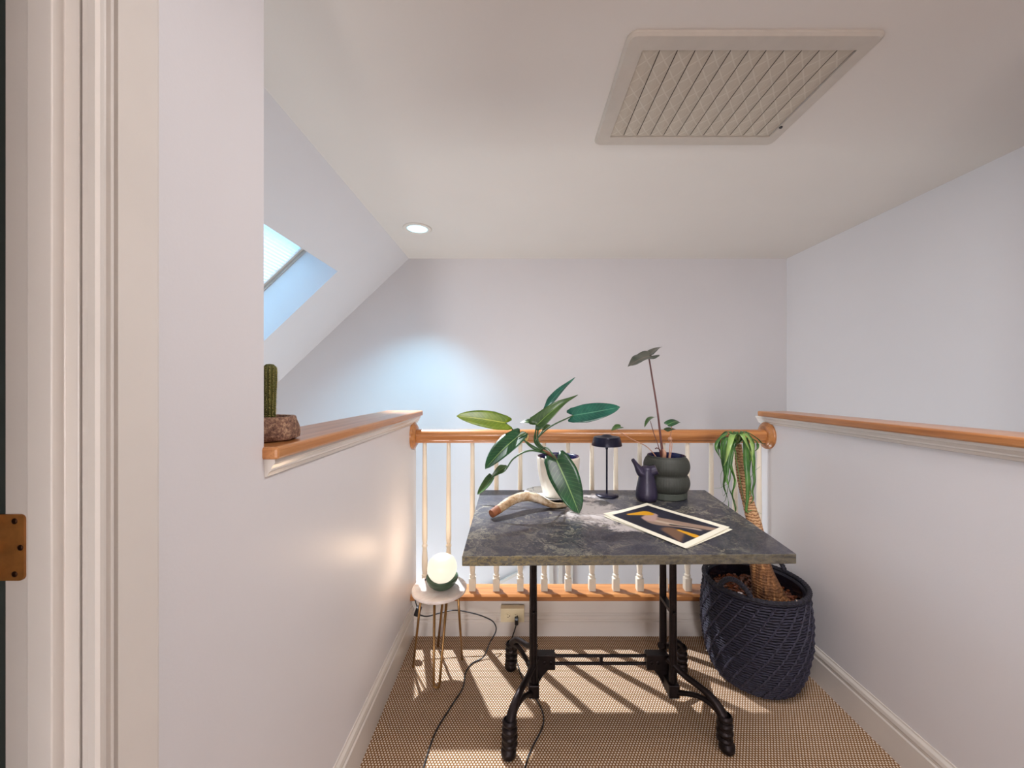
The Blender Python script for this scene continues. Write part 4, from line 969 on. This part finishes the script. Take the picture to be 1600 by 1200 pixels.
for i, v in enumerate(bm.verts):
    ring = i // 22; c_ = tpts[min(ring, len(tpts) - 1)]; k = i % 22
    dd = (v.co - c_); ridge_ = 1 + (0.05 * math.sin(k * 2 * PI / 22 * 7 + ring * 0.1) if ring < 30 else 0) + (0.05 if ring % 3 == 0 and ring > 26 else 0)
    v.co = c_ + dd * ridge_
obj('trunk', bm, 'trunk', pt, smooth=True)
top = P(1153, 690, 1.735)
def ribbon(pts, w, mat, side=None):
    n = len(pts); bm = new(); uvl = bm.loops.layers.uv.new('UVMap'); rows = []
    for i, p in enumerate(pts):
        t = (pts[min(i + 1, n - 1)] - pts[max(i - 1, 0)]).normalized(); s = t.cross(Vector(side or (0, 0, 1)))
        if s.length < 0.25: s = t.cross(Vector((0.3, 1, 0)))
        s.normalize()
        if rows and s.dot(rows[-1][3]) < 0: s = -s
        if rows: s = (s * 0.4 + rows[-1][3] * 0.6).normalized()
        u = i / (n - 1); ww = w * min(1, 0.55 + u * 3) * (1 - max(0, u - 0.35) / 0.65 * 0.85) / 2
        nn = s.cross(t).normalized()
        rows.append((bm.verts.new(p - s * ww), bm.verts.new(p + nn * (-ww * 0.25)), bm.verts.new(p + s * ww), s))
    for i in range(n - 1):
        a, b = rows[i], rows[i + 1]
        for j in range(2):
            f = bm.faces.new((a[j], a[j + 1], b[j + 1], b[j]))
            for lp_, (x_, y_) in zip(f.loops, ((j, i), (j + 1, i), (j + 1, i + 1), (j, i + 1))): lp_[uvl].uv = (x_ / 2, y_ / n)
    return bm
rnd = random.Random(4)
def pleaf(pix, w=0.016, mat='strap', curly=0.0):
    ctrl = [top + Vector((0, 0, -0.008))] + [P(*q) for q in pix]
    pts = spline(ctrl, 7)
    if curly:
        for i, p in enumerate(pts):
            u = i / len(pts)
            if u > 0.4: p += Vector((math.sin(u * 24) * curly * (u - 0.4), math.cos(u * 24) * curly * (u - 0.4), 0))
    o = obj('leaf', ribbon(pts, w, mat), mat, pt, smooth=True, norm=False)
    sm_ = o.modifiers.new('thickness', 'SOLIDIFY'); sm_.thickness = 0.0008; sm_.offset = 0
pleaf([(1138, 678, 1.70), (1122, 688, 1.68), (1119, 702, 1.66), (1128, 720, 1.66)], 0.020)
pleaf([(1140, 676, 1.72), (1126, 684, 1.72), (1124, 700, 1.71), (1134, 712, 1.71)], 0.016)
pleaf([(1146, 678, 1.67), (1140, 695, 1.62), (1135, 716, 1.61), (1131, 728, 1.61)], 0.024, 'strap_light')
pleaf([(1160, 677, 1.66), (1172, 686, 1.63), (1176, 704, 1.62), (1172, 720, 1.62)], 0.024, 'strap_light')
pleaf([(1166, 676, 1.70), (1182, 684, 1.69), (1190, 692, 1.69), (1196, 694, 1.69)], 0.022)
pleaf([(1170, 684, 1.74), (1182, 690, 1.74), (1184, 700, 1.74), (1178, 706, 1.74)], 0.018)
pleaf([(1158, 678, 1.64), (1169, 698, 1.61), (1174, 712, 1.61), (1177, 728, 1.61)], 0.018, 'strap_light')
pleaf([(1134, 682, 1.70), (1128, 700, 1.67), (1131, 735, 1.66), (1133, 765, 1.66), (1139, 800, 1.66)], 0.015, 'strap', 0.012)
pleaf([(1136, 684, 1.67), (1133, 712, 1.64), (1135, 750, 1.64), (1145, 775, 1.64), (1150, 805, 1.64)], 0.015, 'strap', 0.010)
pleaf([(1142, 684, 1.66), (1139, 720, 1.64), (1133, 755, 1.64), (1132, 775, 1.64)], 0.016, 'strap', 0.010)
pleaf([(1172, 686, 1.70), (1177, 715, 1.68), (1178, 745, 1.68), (1177, 770, 1.68), (1173, 788, 1.68)], 0.016, 'strap', 0.010)
pleaf([(1166, 686, 1.66), (1172, 712, 1.64), (1170, 745, 1.64), (1174, 765, 1.64), (1163, 784, 1.64)], 0.012, 'strap', 0.014)
pleaf([(1164, 684, 1.66), (1166, 720, 1.63), (1168, 748, 1.62), (1168, 778, 1.62), (1166, 800, 1.62), (1174, 797, 1.62)], 0.022, 'strap')
pleaf([(1147, 690, 1.68), (1141, 722, 1.66), (1148, 750, 1.66), (1145, 775, 1.66), (1150, 808, 1.66)], 0.015, 'strap', 0.006)
pleaf([(1140, 674, 1.78), (1128, 680, 1.82), (1122, 694, 1.84), (1124, 712, 1.85)], 0.018)
pleaf([(1160, 674, 1.78), (1170, 680, 1.82), (1178, 694, 1.84), (1176, 716, 1.85)], 0.018)
pleaf([(1150, 674, 1.80), (1146, 684, 1.86), (1146, 704, 1.88)], 0.018)
for q in ([(1132, 730, 1.67), (1126, 745, 1.67), (1130, 775, 1.67)], [(1142, 735, 1.66), (1140, 752, 1.66), (1126, 762, 1.66), (1116, 763, 1.66)], [(1168, 745, 1.68), (1180, 735, 1.68), (1188, 729, 1.68)], [(1165, 790, 1.64), (1178, 797, 1.64), (1190, 803, 1.64)], [(1136, 770, 1.66), (1130, 785, 1.66), (1115, 788, 1.66)]):
    pleaf([(1148, 700, 1.69)] + q, 0.003, 'strap')
